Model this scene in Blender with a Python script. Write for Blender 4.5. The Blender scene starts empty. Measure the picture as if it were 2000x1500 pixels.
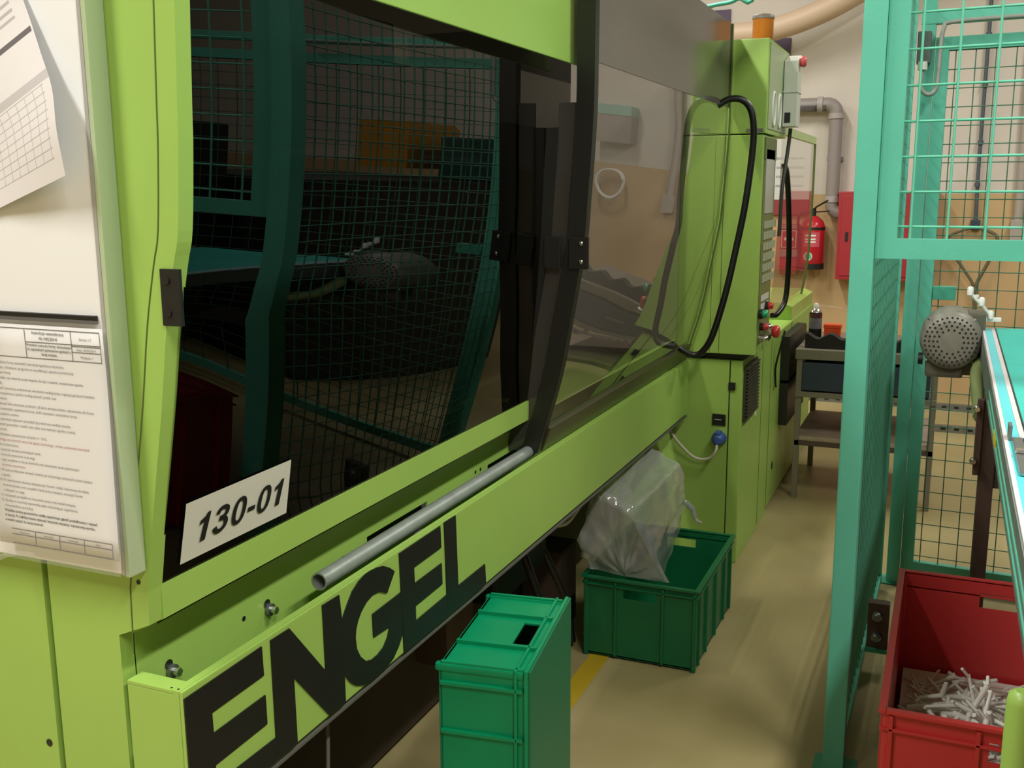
import bpy, bmesh, math, random
from mathutils import Vector, Matrix, noise
random.seed(7)
SC = bpy.context.scene
COL = SC.collection
PI = math.pi

# ------------------------------------------------------------------ camera, light, exposure
cam_d = bpy.data.cameras.new('camera'); cam = bpy.data.objects.new('camera', cam_d); COL.objects.link(cam)
dY = Vector((865, -385, 2000)).normalized()
dn = Vector((60, (4e6 + 60 * 865) / 385, 2000)).normalized()
dX = dn.cross(dY)
# rows: world axes in image axes (x right, y down, z forward)
cam.matrix_world = Matrix(((dX.x, -dX.y, -dX.z, 0), (dY.x, -dY.y, -dY.z, 0), (-dn.x, dn.y, dn.z, 1.55), (0, 0, 0, 1)))
cam_d.sensor_width = 36; cam_d.lens = 36; cam_d.clip_start = .02
SC.camera = cam
w = bpy.data.worlds.new('world'); SC.world = w; w.use_nodes = True
w.node_tree.nodes['Background'].inputs[0].default_value = (.75, .8, .85, 1)
w.node_tree.nodes['Background'].inputs[1].default_value = .25
LAMPS = [(-1.9, -.8), (1.3, -.8), (-1.9, 1.9), (1.3, 1.9), (-1.9, 5.8), (1.3, 5.8), (-4.6, 1.9), (-4.6, 5.8)]
LAMP_W = 62; LAMP_Z = 4.05; CEIL = 4.3
SC.view_settings.view_transform = 'Standard'
SC.view_settings.look = 'None'
SC.view_settings.gamma = 1
SC.view_settings.exposure = 0.28
SC.view_settings.use_curve_mapping = False
SC.cycles.use_denoising = True
SC.cycles.max_bounces = 10; SC.cycles.transparent_max_bounces = 12
SC.cycles.sample_clamp_indirect = 4

# ------------------------------------------------------------------ materials
def lin(h):
    h = h.lstrip('#'); c = [int(h[i:i + 2], 16) / 255 for i in (0, 2, 4)]
    return tuple(x / 12.92 if x <= .04045 else ((x + .055) / 1.055) ** 2.4 for x in c) + (1,)
MATS = {}
def mat(name, col, rough=.5, metal=0, var=0, scale=8, bump=0, bscale=200, spec=.5, trans=0, coat=0, emit=0):
    if name in MATS: return MATS[name]
    m = bpy.data.materials.new(name); m.use_nodes = True; nt = m.node_tree; b = nt.nodes['Principled BSDF']
    c = lin(col) if isinstance(col, str) else tuple(col) + (1,)
    b.inputs['Base Color'].default_value = c; b.inputs['Roughness'].default_value = rough; b.inputs['Metallic'].default_value = metal
    b.inputs['Specular IOR Level'].default_value = spec; b.inputs['Coat Weight'].default_value = coat
    b.inputs['Transmission Weight'].default_value = trans
    if emit:
        b.inputs['Emission Color'].default_value = c; b.inputs['Emission Strength'].default_value = emit
    if var or bump: tc = nt.nodes.new('ShaderNodeTexCoord')
    if var:
        n = nt.nodes.new('ShaderNodeTexNoise'); n.inputs['Scale'].default_value = scale; n.inputs['Detail'].default_value = 4
        nt.links.new(tc.outputs['Object'], n.inputs['Vector'])
        r = nt.nodes.new('ShaderNodeMapRange'); r.inputs['From Min'].default_value = .25; r.inputs['From Max'].default_value = .75
        r.inputs['To Min'].default_value = 1 - var; r.inputs['To Max'].default_value = 1 + var
        nt.links.new(n.outputs['Fac'], r.inputs['Value'])
        mx = nt.nodes.new('ShaderNodeMix'); mx.data_type = 'RGBA'; mx.blend_type = 'MULTIPLY'; mx.inputs['Factor'].default_value = 1
        mx.inputs['A'].default_value = c
        nt.links.new(r.outputs['Result'], mx.inputs['B']); nt.links.new(mx.outputs['Result'], b.inputs['Base Color'])
    if bump:
        n2 = nt.nodes.new('ShaderNodeTexNoise'); n2.inputs['Scale'].default_value = bscale
        nt.links.new(tc.outputs['Object'], n2.inputs['Vector'])
        bp = nt.nodes.new('ShaderNodeBump'); bp.inputs['Strength'].default_value = bump; bp.inputs['Distance'].default_value = .002
        nt.links.new(n2.outputs['Fac'], bp.inputs['Height']); nt.links.new(bp.outputs['Normal'], b.inputs['Normal'])
    MATS[name] = m; return m

def pane_mat(name, tint, f0, diffuse=None, dmix=0, rough=0.0):
    """clear sheet: tinted see-through plus a mirror share that grows at grazing angles"""
    m = bpy.data.materials.new(name); m.use_nodes = True; nt = m.node_tree
    nt.nodes.remove(nt.nodes['Principled BSDF']); out = nt.nodes['Material Output']
    g = nt.nodes.new('ShaderNodeNewGeometry'); d = nt.nodes.new('ShaderNodeVectorMath'); d.operation = 'DOT_PRODUCT'
    nt.links.new(g.outputs['Normal'], d.inputs[0]); nt.links.new(g.outputs['Incoming'], d.inputs[1])
    def mth(op, a, b=None):
        n = nt.nodes.new('ShaderNodeMath'); n.operation = op
        for i, v in ((0, a), (1, b)):
            if v is None: continue
            if isinstance(v, (int, float)): n.inputs[i].default_value = v
            else: nt.links.new(v, n.inputs[i])
        return n.outputs[0]
    a = mth('ABSOLUTE', d.outputs['Value']); s = mth('SUBTRACT', 1.0, a); p = mth('POWER', s, 5.0)
    f = mth('ADD', mth('MULTIPLY', p, 1 - f0), f0)
    t = nt.nodes.new('ShaderNodeBsdfTransparent'); t.inputs[0].default_value = tuple(tint) + (1,)
    gl = nt.nodes.new('ShaderNodeBsdfGlossy'); gl.inputs['Roughness'].default_value = rough; gl.inputs[0].default_value = (1, 1, 1, 1)
    base = t.outputs[0]
    if dmix:
        df = nt.nodes.new('ShaderNodeBsdfDiffuse'); df.inputs[0].default_value = tuple(diffuse) + (1,)
        m1 = nt.nodes.new('ShaderNodeMixShader'); m1.inputs[0].default_value = dmix
        nt.links.new(base, m1.inputs[1]); nt.links.new(df.outputs[0], m1.inputs[2]); base = m1.outputs[0]
    mx = nt.nodes.new('ShaderNodeMixShader')
    nt.links.new(f, mx.inputs[0]); nt.links.new(base, mx.inputs[1]); nt.links.new(gl.outputs[0], mx.inputs[2])
    nt.links.new(mx.outputs[0], out.inputs[0])
    MATS[name] = m; return m

GREEN = mat('lime_paint', (.335, .53, .105), .38, var=.05, scale=3, bump=.04, bscale=60)
GREEN2 = mat('pale_lime_paint', (.42, .56, .22), .4, var=.05, scale=3)
GREEN_S = mat('lime_paint_gloss', (.35, .54, .10), .25, var=.08, scale=5)
BLACK = mat('black_paint', '#191a17', .45, var=.1)
LETTER = mat('black_vinyl', '#141713', .5)
DARK = mat('dark_grey_sheet', '#5b544c', .15, var=.06, scale=4)
STEEL = mat('galvanised_steel', '#8d9190', .38, .85, var=.12, scale=30)
CHROME = mat('bright_steel', '#c4c4c0', .22, .95)
STAIN = mat('stainless_plate', '#9a9c9a', .28, .9, var=.1, scale=12)
RUBBER = mat('black_rubber', '#0d0f0d', .35)
TEAL = mat('teal_paint', '#5ab59c', .45, var=.06, scale=6, bump=.1, bscale=300)
TEAL_D = mat('teal_paint_worn', '#3f9a80', .5, var=.15, scale=20)
WIRE = mat('teal_wire', '#6cc2a4', .4)
WIRE_F = mat('dull_green_wire', '#3f6f52', .5)
BELT = mat('teal_belt', '#2bb5a5', .5, var=.04, scale=6)
STRIP = mat('cyan_strip', '#56c9cf', .3)
ALU = mat('anodised_aluminium', '#8b938f', .4, .7, var=.15, scale=15)
PALE = mat('pale_strip', '#cfc6c6', .4)
MOTOR = mat('grey_cast_paint', '#7f7c70', .5, .2, var=.06)
RUST = mat('brown_steel', '#5c4a42', .6, .3, var=.2, scale=10)
RED = mat('red_plastic', '#c43536', .38, var=.05, scale=4)
CRATE = mat('emerald_plastic', '#009462', .42, var=.08, scale=9, spec=.35)
CRATE_SHADED = mat('shaded_green_plastic', '#0a6238', .42, var=.1, scale=9)  # base colour darkened to stand in for shade under the apron beam
WHITE = mat('white_plastic', '#e6e4dc', .4)
SPRUE = mat('ivory_plastic', '#dedad0', .45)
PAPER = mat('paper', '#f0eef0', .7)
BOARD = mat('white_enamel', '#f0f0ee', .3, var=.02, scale=3)
EDGE = mat('translucent_edge', '#b3c39b', .35)
INK = mat('grey_ink', '#5d5a58', .8)
INKR = mat('red_ink', '#a85a55', .8)
INKD = mat('dark_ink', '#35332f', .8)
LBL = mat('label_white', '#d6d6c6', .5)
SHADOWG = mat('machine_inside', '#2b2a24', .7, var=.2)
MACH = mat('machine_base', '#3a2e22', .7, var=.3, scale=6)
EXT = mat('red_gloss', '#b8202c', .25)
PVC = mat('grey_pvc', '#8b837e', .45)
BEIGE = mat('beige_plastic', '#c9b096', .5)
TERM = mat('terminal_grey', '#d0d2c6', .45)
PURPLE = mat('purple_card', '#54465e', .6)
BLUE = mat('blue_plug', '#3f5c9e', .4)
ORANGE = mat('orange_plastic', '#f0501e', .4)
FOAM = mat('black_foam', '#26231f', .9, bump=.4, bscale=80)
NAVY = mat('navy_drawer', '#2f3a4a', .5)
WOOD = mat('worn_board', '#a5927e', .6, var=.15, scale=10)
YELLOW = mat('yellow_paint', '#b79a20', .5, var=.1)
YEL2 = mat('yellow_cover', '#c98a1c', .4)
LENS = mat('amber_lens', '#c9761c', .2, trans=.25)
REDB = mat('red_button', '#c8352c', .3); GRNB = mat('green_button', '#12a06a', .3)
WHITECABLE = mat('white_cable', '#cfccb4', .5)
SCREEN = mat('grey_screen', '#b4b8ab', .25)
KEYS = mat('grey_key', '#aab092', .5)
OLIVE = mat('olive_panel', '#5d6e34', .45)
LEAF = mat('dull_green_hose', '#87955f', .5)
DKGRN = mat('dark_green_cover', '#23443a', .45)
NEIGH = mat('neighbour_black', '#1c201d', .5)
SMOKED = pane_mat('smoked_pane', (.022, .022, .018), .036)
CLEAR = pane_mat('clear_pane', (.62, .60, .55), .085, (.35, .33, .29), .10)
GUARD = pane_mat('guard_pane', (.75, .75, .68), .07, (.4, .38, .3), .12)
FILM = pane_mat('plastic_film', (.70, .71, .68), .08, (.64, .65, .62), .32, rough=.14)

# ------------------------------------------------------------------ mesh helpers
class MB:
    def __init__(s): s.v = []; s.f = []; s.sm = []; s.uv = None
    def add(s, vs, fs, smooth=False):
        o = len(s.v); s.v += [tuple(v) for v in vs]
        for f in fs: s.f.append(tuple(i + o for i in f)); s.sm.append(smooth)
        return s
    def box(s, a, b, bev=0, M=None):
        x0, y0, z0 = (min(a[i], b[i]) for i in range(3)); x1, y1, z1 = (max(a[i], b[i]) for i in range(3))
        bm = bmesh.new(); r = bmesh.ops.create_cube(bm, size=1)
        for v in bm.verts: v.co = Vector(((x0 + x1) / 2 + v.co.x * (x1 - x0), (y0 + y1) / 2 + v.co.y * (y1 - y0), (z0 + z1) / 2 + v.co.z * (z1 - z0)))
        if bev: bmesh.ops.bevel(bm, geom=bm.edges[:], offset=bev, segments=2, affect='EDGES', profile=.7)
        return s._bm(bm, M)
    def _bm(s, bm, M=None, smooth=False):
        if M is not None: bmesh.ops.transform(bm, matrix=M, verts=bm.verts)
        bm.verts.index_update()
        s.add([v.co[:] for v in bm.verts], [[v.index for v in f.verts] for f in bm.faces], smooth); bm.free(); return s
    def tube(s, pts, r, n=8, caps=True, closed=False):
        pts = [Vector(p) for p in pts]; m = len(pts); rings = []
        up = Vector((0, 0, 1)); prev = None
        for i, p in enumerate(pts):
            a = pts[(i - 1) % m] if (i or closed) else p; b = pts[(i + 1) % m] if (i < m - 1 or closed) else p
            t = (b - a).normalized()
            if prev is None:
                q = t.cross(up)
                if q.length < .1: q = t.cross(Vector((1, 0, 0)))
                q.normalize()
            else: q = (prev - t * prev.dot(t)).normalized()
            prev = q; k = t.cross(q); rr = r[i] if isinstance(r, (list, tuple)) else r
            rings.append([p + (q * math.cos(2 * PI * j / n) + k * math.sin(2 * PI * j / n)) * rr for j in range(n)])
        vs = [v for R in rings for v in R]; fs = []
        for i in range(m if closed else m - 1):
            for j in range(n):
                i2 = (i + 1) % m
                fs.append((i * n + j, i * n + (j + 1) % n, i2 * n + (j + 1) % n, i2 * n + j))
        s.add(vs, fs, True)
        if caps and not closed:
            s.add(rings[0], [tuple(range(n))[::-1]]); s.add(rings[-1], [tuple(range(n))])
        return s
    def cyl(s, a, b, r, n=20, r2=None):
        return s.tube([a, b], [r, r if r2 is None else r2], n)
    def lathe(s, prof, org, axis='Z', n=24, smooth=True):
        """prof: list of (radius, height) along axis"""
        vs = []; fs = []
        for r, h in prof:
            for j in range(n):
                c, d = r * math.cos(2 * PI * j / n), r * math.sin(2 * PI * j / n)
                p = {'Z': (c, d, h), 'Y': (c, h, d), 'X': (h, c, d), '-Y': (c, -h, d)}[axis]
                vs.append(tuple(org[i] + p[i] for i in range(3)))
        for i in range(len(prof) - 1):
            for j in range(n): fs.append((i * n + j, i * n + (j + 1) % n, (i + 1) * n + (j + 1) % n, (i + 1) * n + j))
        s.add(vs, fs, smooth)
        if prof[0][0] > 1e-4: s.add(vs[:n], [tuple(range(n))])
        if prof[-1][0] > 1e-4: s.add(vs[-n:], [tuple(range(n))])
        return s
    def prism(s, poly, axis, a, b):
        """2-D polygon pushed along an axis: X -> (y,z), Y -> (x,z), Z -> (x,y)"""
        n = len(poly)
        def P(p, h): return {'X': (h, p[0], p[1]), 'Y': (p[0], h, p[1]), 'Z': (p[0], p[1], h)}[axis]
        vs = [P(p, a) for p in poly] + [P(p, b) for p in poly]
        fs = [tuple(range(n)), tuple(range(n, 2 * n))[::-1]] + [(i, (i + 1) % n, n + (i + 1) % n, n + i) for i in range(n)]
        return s.add(vs, fs)
    def grid(s, rows, smooth=True, uv=False):
        h, w_ = len(rows), len(rows[0]); vs = [p for r in rows for p in r]
        fs = [(i * w_ + j, i * w_ + j + 1, (i + 1) * w_ + j + 1, (i + 1) * w_ + j) for i in range(h - 1) for j in range(w_ - 1)]
        if uv: s.uv = [(j / (w_ - 1), i / (h - 1)) for i in range(h) for j in range(w_)]
        return s.add(vs, fs, smooth)
    def rod(s, a, b, r):  # 4-sided wire
        return s.tube([a, b], r, 4, caps=False)
    def build(s, name, m, parent=None, solid=0, tri=False, fixn=True):
        me = bpy.data.meshes.new(name); me.from_pydata(s.v, [], s.f); me.update()
        me.polygons.foreach_set('use_smooth', s.sm)
        if s.uv:
            l = me.uv_layers.new(name='UVMap')
            for lp in me.loops: l.data[lp.index].uv = s.uv[lp.vertex_index]
        if fixn and not s.uv:
            bm = bmesh.new(); bm.from_mesh(me); bmesh.ops.recalc_face_normals(bm, faces=bm.faces); bm.to_mesh(me); bm.free()
        me.materials.append(m); o = bpy.data.objects.new(name, me); COL.objects.link(o)
        if parent is not None: attach(o, parent)
        if solid:
            md = o.modifiers.new('thickness', 'SOLIDIFY'); md.thickness = solid; md.offset = 0
        return o
def attach(o, parent):
    o.parent = parent
    t = parent.location if parent.parent is None else Vector((0, 0, 0))
    o.matrix_parent_inverse = Matrix.Translation(-Vector(t))
def tag(o, label, cat, group=None, kind=None):
    o['label'] = label; o['category'] = cat
    if group: o['group'] = group
    if kind: o['kind'] = kind
    return o
def thing(name, label, cat, loc=(0, 0, 0), group=None):
    o = bpy.data.objects.new(name, None); COL.objects.link(o); o.location = loc; o.empty_display_size = .05
    return tag(o, label, cat, group)
def struct(name, mb, m):
    o = mb.build(name, m); o['kind'] = 'structure'; return o
def note(o, label): o['label'] = label; return o
def stuff(o): o['kind'] = 'stuff'; return o
def place(mb, M):
    """move everything gathered so far by a matrix"""
    mb.v = [tuple(M @ Vector(v)) for v in mb.v]; return mb
def arc(c, r, a0, a1, n, plane='XZ'):
    out = []
    for i in range(n + 1):
        a = math.radians(a0 + (a1 - a0) * i / n); u, v = r * math.cos(a), r * math.sin(a)
        out.append({'XZ': (c[0] + u, c[1], c[2] + v), 'YZ': (c[0], c[1] + u, c[2] + v), 'XY': (c[0] + u, c[1] + v, c[2])}[plane])
    return out
def spline(pts, n=6):
    P = [Vector(p) for p in pts]; P = [P[0] * 2 - P[1]] + P + [P[-1] * 2 - P[-2]]; out = []
    for i in range(1, len(P) - 2):
        a, b, c, d = P[i - 1:i + 3]
        for k in range(n):
            t = k / n
            out.append(.5 * ((2 * b) + (c - a) * t + (2 * a - 5 * b + 4 * c - d) * t * t + (3 * b - a - 3 * c + d) * t ** 3))
    out.append(P[-2]); return out
def text(name, body, size, org, xdir, ydir, m, parent=None, bold=0, shear=0, align='LEFT', space=1, sx=1, lift=.0008, spacing=1.0):
    cu = bpy.data.curves.new(name, 'FONT'); cu.body = body; cu.size = size; cu.offset = bold; cu.shear = shear
    cu.align_x = align; cu.resolution_u = 2; cu.space_line = space; cu.space_character = spacing
    o = bpy.data.objects.new(name, cu); COL.objects.link(o)
    bpy.context.view_layer.update()
    me = bpy.data.meshes.new_from_object(o.evaluated_get(bpy.context.evaluated_depsgraph_get()))
    bpy.data.objects.remove(o); bpy.data.curves.remove(cu)
    X, Y = Vector(xdir).normalized(), Vector(ydir).normalized(); Z = X.cross(Y)
    M = Matrix(((X.x * sx, Y.x, Z.x, org[0] + Z.x * lift), (X.y * sx, Y.y, Z.y, org[1] + Z.y * lift), (X.z * sx, Y.z, Z.z, org[2] + Z.z * lift), (0, 0, 0, 1)))
    me.transform(M); me.materials.clear(); me.materials.append(m)
    o = bpy.data.objects.new(name, me); COL.objects.link(o)
    if parent is not None: attach(o, parent)
    return o

# ------------------------------------------------------------------ room
def floor_mat():
    m = bpy.data.materials.new('epoxy_floor'); m.use_nodes = True; nt = m.node_tree; b = nt.nodes['Principled BSDF']
    tc = nt.nodes.new('ShaderNodeTexCoord')
    n1 = nt.nodes.new('ShaderNodeTexNoise'); n1.inputs['Scale'].default_value = 1.6; n1.inputs['Detail'].default_value = 6
    n2 = nt.nodes.new('ShaderNodeTexNoise'); n2.inputs['Scale'].default_value = 26; n2.inputs['Detail'].default_value = 3
    vo = nt.nodes.new('ShaderNodeTexVoronoi'); vo.inputs['Scale'].default_value = 6; vo.inputs['Randomness'].default_value = 1
    for n in (n1, n2, vo): nt.links.new(tc.outputs['Object'], n.inputs['Vector'])
    r1 = nt.nodes.new('ShaderNodeValToRGB'); r1.color_ramp.elements[0].position = .3; r1.color_ramp.elements[1].position = .7
    r1.color_ramp.elements[0].color = (.30, .245, .10, 1); r1.color_ramp.elements[1].color = (.40, .335, .16, 1)
    nt.links.new(n1.outputs['Fac'], r1.inputs['Fac'])
    # scattered dark scuffs
    r2 = nt.nodes.new('ShaderNodeMapRange'); r2.inputs['From Min'].default_value = .04; r2.inputs['From Max'].default_value = .09
    nt.links.new(vo.outputs['Distance'], r2.inputs['Value'])
    r3 = nt.nodes.new('ShaderNodeMapRange'); r3.inputs['From Min'].default_value = .50; r3.inputs['From Max'].default_value = .56
    r3.inputs['To Min'].default_value = 1; r3.inputs['To Max'].default_value = 0
    nt.links.new(n2.outputs['Fac'], r3.inputs['Value'])
    mxx = nt.nodes.new('ShaderNodeMath'); mxx.operation = 'MAXIMUM'
    nt.links.new(r2.outputs['Result'], mxx.inputs[0]); nt.links.new(r3.outputs['Result'], mxx.inputs[1])
    mx = nt.nodes.new('ShaderNodeMix'); mx.data_type = 'RGBA'; mx.inputs['A'].default_value = (.10, .08, .05, 1)
    nt.links.new(mxx.outputs[0], mx.inputs['Factor']); nt.links.new(r1.outputs['Color'], mx.inputs['B'])
    nt.links.new(mx.outputs['Result'], b.inputs['Base Color'])
    rr = nt.nodes.new('ShaderNodeMapRange'); rr.inputs['To Min'].default_value = .3; rr.inputs['To Max'].default_value = .55
    nt.links.new(n1.outputs['Fac'], rr.inputs['Value']); nt.links.new(rr.outputs['Result'], b.inputs['Roughness'])
    return m
def wall_mat():
    m = bpy.data.materials.new('two_tone_wall_paint'); m.use_nodes = True; nt = m.node_tree; b = nt.nodes['Principled BSDF']
    tc = nt.nodes.new('ShaderNodeTexCoord'); sp = nt.nodes.new('ShaderNodeSeparateXYZ'); nt.links.new(tc.outputs['Object'], sp.inputs[0])
    c = nt.nodes.new('ShaderNodeMath'); c.operation = 'GREATER_THAN'; c.inputs[1].default_value = 1.5
    nt.links.new(sp.outputs['Z'], c.inputs[0])
    mx = nt.nodes.new('ShaderNodeMix'); mx.data_type = 'RGBA'; mx.inputs['A'].default_value = (.52, .355, .17, 1); mx.inputs['B'].default_value = (.60, .545, .47, 1)
    nt.links.new(c.outputs[0], mx.inputs['Factor'])
    n = nt.nodes.new('ShaderNodeTexNoise'); n.inputs['Scale'].default_value = 2.5; n.inputs['Detail'].default_value = 5; nt.links.new(tc.outputs['Object'], n.inputs['Vector'])
    r = nt.nodes.new('ShaderNodeMapRange'); r.inputs['From Min'].default_value = .3; r.inputs['From Max'].default_value = .7; r.inputs['To Min'].default_value = .92; r.inputs['To Max'].default_value = 1.05
    nt.links.new(n.outputs['Fac'], r.inputs['Value'])
    m2 = nt.nodes.new('ShaderNodeMix'); m2.data_type = 'RGBA'; m2.blend_type = 'MULTIPLY'; m2.inputs['Factor'].default_value = 1
    nt.links.new(mx.outputs['Result'], m2.inputs['A']); nt.links.new(r.outputs['Result'], m2.inputs['B']); nt.links.new(m2.outputs['Result'], b.inputs['Base Color'])
    b.inputs['Roughness'].default_value = .6
    return m
WALL = wall_mat(); CEILM = mat('ceiling_paint', '#c9bcae', .8)
X0, X1, Y0, Y1 = -6.5, 4.5, -3.5, 8.4
struct('floor', MB().box((X0, Y0, -.1), (X1, Y1, 0)), floor_mat())
struct('ceiling', MB().box((X0, Y0, CEIL), (X1, Y1, CEIL + .1)), CEILM)
struct('wall_back', MB().box((X0, Y1, 0), (X1, Y1 + .1, CEIL)), WALL)
struct('wall_front', MB().box((X0, Y0 - .1, 0), (X1, Y0, CEIL)), WALL)
struct('wall_left', MB().box((X0 - .1, Y0, 0), (X0, Y1, CEIL)), WALL)
struct('wall_right', MB().box((X1, Y0, 0), (X1 + .1, Y1, CEIL)), WALL)
struct('trim_1', MB().box((-1.03, 1.2, 0), (-.965, 7.6, .002)), YELLOW)['label'] = 'yellow floor marking line along the machine'
LAMPM = mat('lamp_body', '#d8d8d4', .5)
DIFF = mat('lamp_diffuser', '#f2eee2', .5, emit=2.2)
for x, y in LAMPS:
    t = thing('ceiling_lamp', 'long fluorescent ceiling lamp above the factory floor', 'ceiling lamp', (x, y, LAMP_Z), 'ceiling lamps')
    MB().box((x - .13, y - .78, LAMP_Z), (x + .13, y + .78, LAMP_Z + .06), .005).build('housing', LAMPM, t)
    MB().box((x - .10, y - .74, LAMP_Z - .012), (x + .10, y + .74, LAMP_Z - .001)).build('diffuser', DIFF, t)
    for dy in (-.6, .6): MB().cyl((x, y + dy, LAMP_Z + .06), (x, y + dy, CEIL), .006, 8).build('hanger', STEEL, t)
    ld = bpy.data.lights.new('lamp_light', 'AREA'); ld.shape = 'RECTANGLE'; ld.size = .2; ld.size_y = 1.48; ld.energy = LAMP_W * (1.38 if y < 0 else 1.2 if y < 3 else .95); ld.color = (1.0, .99, .965) if y < 0 else (1.0, .98, .94)
    lo = bpy.data.objects.new('lamp_light', ld); COL.objects.link(lo); lo.location = (x, y, LAMP_Z - .02); attach(lo, t); lo.matrix_parent_inverse = Matrix.Translation(-Vector(t.location))

# ------------------------------------------------------------------ moulding machine (clamp side)
BX = -.952                                             # front of the lower apron
NE = 1.045                                             # near end of the machine
M = thing('moulding_machine', 'large lime green injection moulding machine with dark windows and big black lettering', 'machine', (-1.3, 2.6, 0))
PROF = [(-.886, 2.25), (-.887, 1.80), (-.894, 1.66), (-.897, 1.60), (-.906, 1.50), (-.917, 1.456), (-.935, 1.375), (-.953, 1.264), (-.980, 1.119), (-1.0, 1.0), (-1.003, .949), (-1.06, .925), (-1.06, 0.12)]
_c = spline([(x, 0, z) for x, z in PROF[1:10]], 4); PROF = [PROF[0]] + [(p.x, p.z) for p in _c] + PROF[10:]
def px(z):
    for (xa, za), (xb, zb) in zip(PROF, PROF[1:]):
        if zb <= z <= za: return xa + (xb - xa) * (za - z) / max(za - zb, 1e-6)
    return PROF[0][0]
XL = -2.3
# end plate: outer skin right of the groove, and a separate skin left of it
poly = [(-1.188, 2.25)] + PROF + [(-1.188, .12)]
MB().prism(poly, 'Y', NE, NE + .028).build('end_panel', GREEN, M)
MB().box((-1.200, NE, .12), (XL, NE + .028, 2.25), .003).build('end_panel', GREEN, M)
MB().box((-1.2, NE + .012, .12), (-1.186, NE + .03, 2.25)).build('groove', OLIVE, M)
# thin folded seam running down beside the window edge
seam = [(x - .032, z) for x, z in PROF if z > .95]
MB().tube([(x, NE - .0004, z) for x, z in seam] + [(-1.035, NE - .0004, .9)], .0012, 4).build('seam', OLIVE, M)
for x, z in ((-1.218, .722), (-1.016, 1.012), (-1.02, 1.07)):
    MB().cyl((x, NE - .001, z), (x, NE + .004, z), .006 if z < .8 else .0035, 12).build('screw_hole', BLACK, M)
# upper green panel above the dark window
MB().box((-.886, NE + .03, 1.853), (-.893, 2.62, 2.25), .002).build('upper_panel', GREEN, M)
MB().box((-.92, NE + .03, 2.21), (-1.5, 2.62, 2.25)).build('roof_panel', GREEN, M)
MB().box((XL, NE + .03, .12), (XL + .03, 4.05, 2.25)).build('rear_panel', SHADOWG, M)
# dark window: plain upper part, curved in at the bottom, slightly bowed at the near end
zs = [.94 + .047 * i for i in range(24)]
def gx2(z, y):
    t = min(1, max(0, (y - 1.05) / 1.05)); k = min(1, max(0, (z - 1.0) / .42))
    return -.947 - .070 * max(0, 1.9 - z) ** 2 + .041 * (1 - t) ** 2 * k
ys = [1.07 + .06 * i for i in range(27)]
MB().grid([[(gx2(z, y), y, z) for y in ys] for z in zs]).build('window_pane', SMOKED, M)
note(bpy.data.objects['window_pane'], 'dark smoked window pane')
# lip under the window, fold, recess panel
MB().box((-1.0, NE + .026, .949), (-1.008, 2.62, 1.0)).build('window_sill', GREEN, M)
MB().prism([(-1.0, .949), (-1.008, .949), (-1.064, .922), (-1.06, .917)], 'Y', NE + .026, 4.08).build('sill_fold', GREEN, M)
RP = -1.06
holes = [(1.725, 1.99, .80, .852), (2.325, 2.60, .80, .852), (2.95, 3.2, .80, .852)]
mb = MB(); yy = NE + .026
for a, b, z0, z1 in holes:
    mb.box((RP, yy, .64), (RP - .004, a, .922)); mb.box((RP, a, .64), (RP - .004, b, z0)); mb.box((RP, a, z1), (RP - .004, b, .922)); yy = b
mb.box((RP, yy, .64), (RP - .004, 4.08, .922)); mb.build('recess_panel', GREEN, M)
for a, b, z0, z1 in holes:
    MB().box((RP - .02, a - .01, z0 - .01), (RP - .024, b + .01, z1 + .01)).build('slot', BLACK, M)
for y, z in ((1.142, .826), (1.39, .828)):
    bo = MB().cyl((RP, y, z), (RP + .008, y, z), .011, 16).build('washer', STEEL, M)
    MB().cyl((RP + .008, y, z), (RP + .018, y, z), .0072, 6).build('bolt_head', CHROME, bo)
    MB().cyl((RP + .001, y - .004, z + .012), (RP + .002, y - .004, z + .012), .008, 12).build('bolt_slot', BLACK, M)
for y, z in ((1.322, .838), (1.632, .839), (2.25, .853), (2.28, .853)):
    MB().cyl((RP + .0005, y, z), (RP + .001, y, z), .0045, 12).build('screw_hole', BLACK, M)
# apron with the lettering
ap = MB()
ap.box((BX, NE, .64), (BX - .006, 4.08, .857), .002)
ap.box((BX - .006, NE, .851), (BX - .018, 4.08, .857))
ap.build('apron', GREEN, M)
AP = bpy.data.objects['apron']
e = MB(); e.box((BX - .0065, NE, .30), (-1.052, NE + .006, .851), .001); e.box((BX - .0185, NE, .8515), (-1.052, NE + .03, .857), .001); e.box((BX, NE, .30), (BX - .0055, NE + .02, .6395))
e.build('apron_end', GREEN, M)
for dx in (.012, .024): MB().cyl((BX - dx, NE + .006, .856), (BX - dx, NE + .006, .8574), .0018, 10).build('screw_hole', BLACK, M)
MB().box((BX - .001, NE + .02, .625), (-1.05, 4.08, .63)).build('apron_underside', mat('grey_zinc', '#6b6a62', .5, .3), M)
L_E1 = [(1.046, .8467), (1.2249, .849), (1.2264, .7994), (1.1016, .7984), (1.1023, .7654), (1.2275, .7656), (1.2284, .7155), (1.1019, .7141), (1.1022, .684), (1.2535, .6806), (1.2535, .6405), (1.0475, .6405)]
L_N = [(1.2474, .8491), (1.2983, .8485), (1.3969, .7286), (1.3946, .8505), (1.4477, .8493), (1.4537, .8022), (1.4553, .6911), (1.4558, .6405), (1.4041, .6405), (1.304, .7594), (1.3058, .6405), (1.2493, .6405)]
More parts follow.
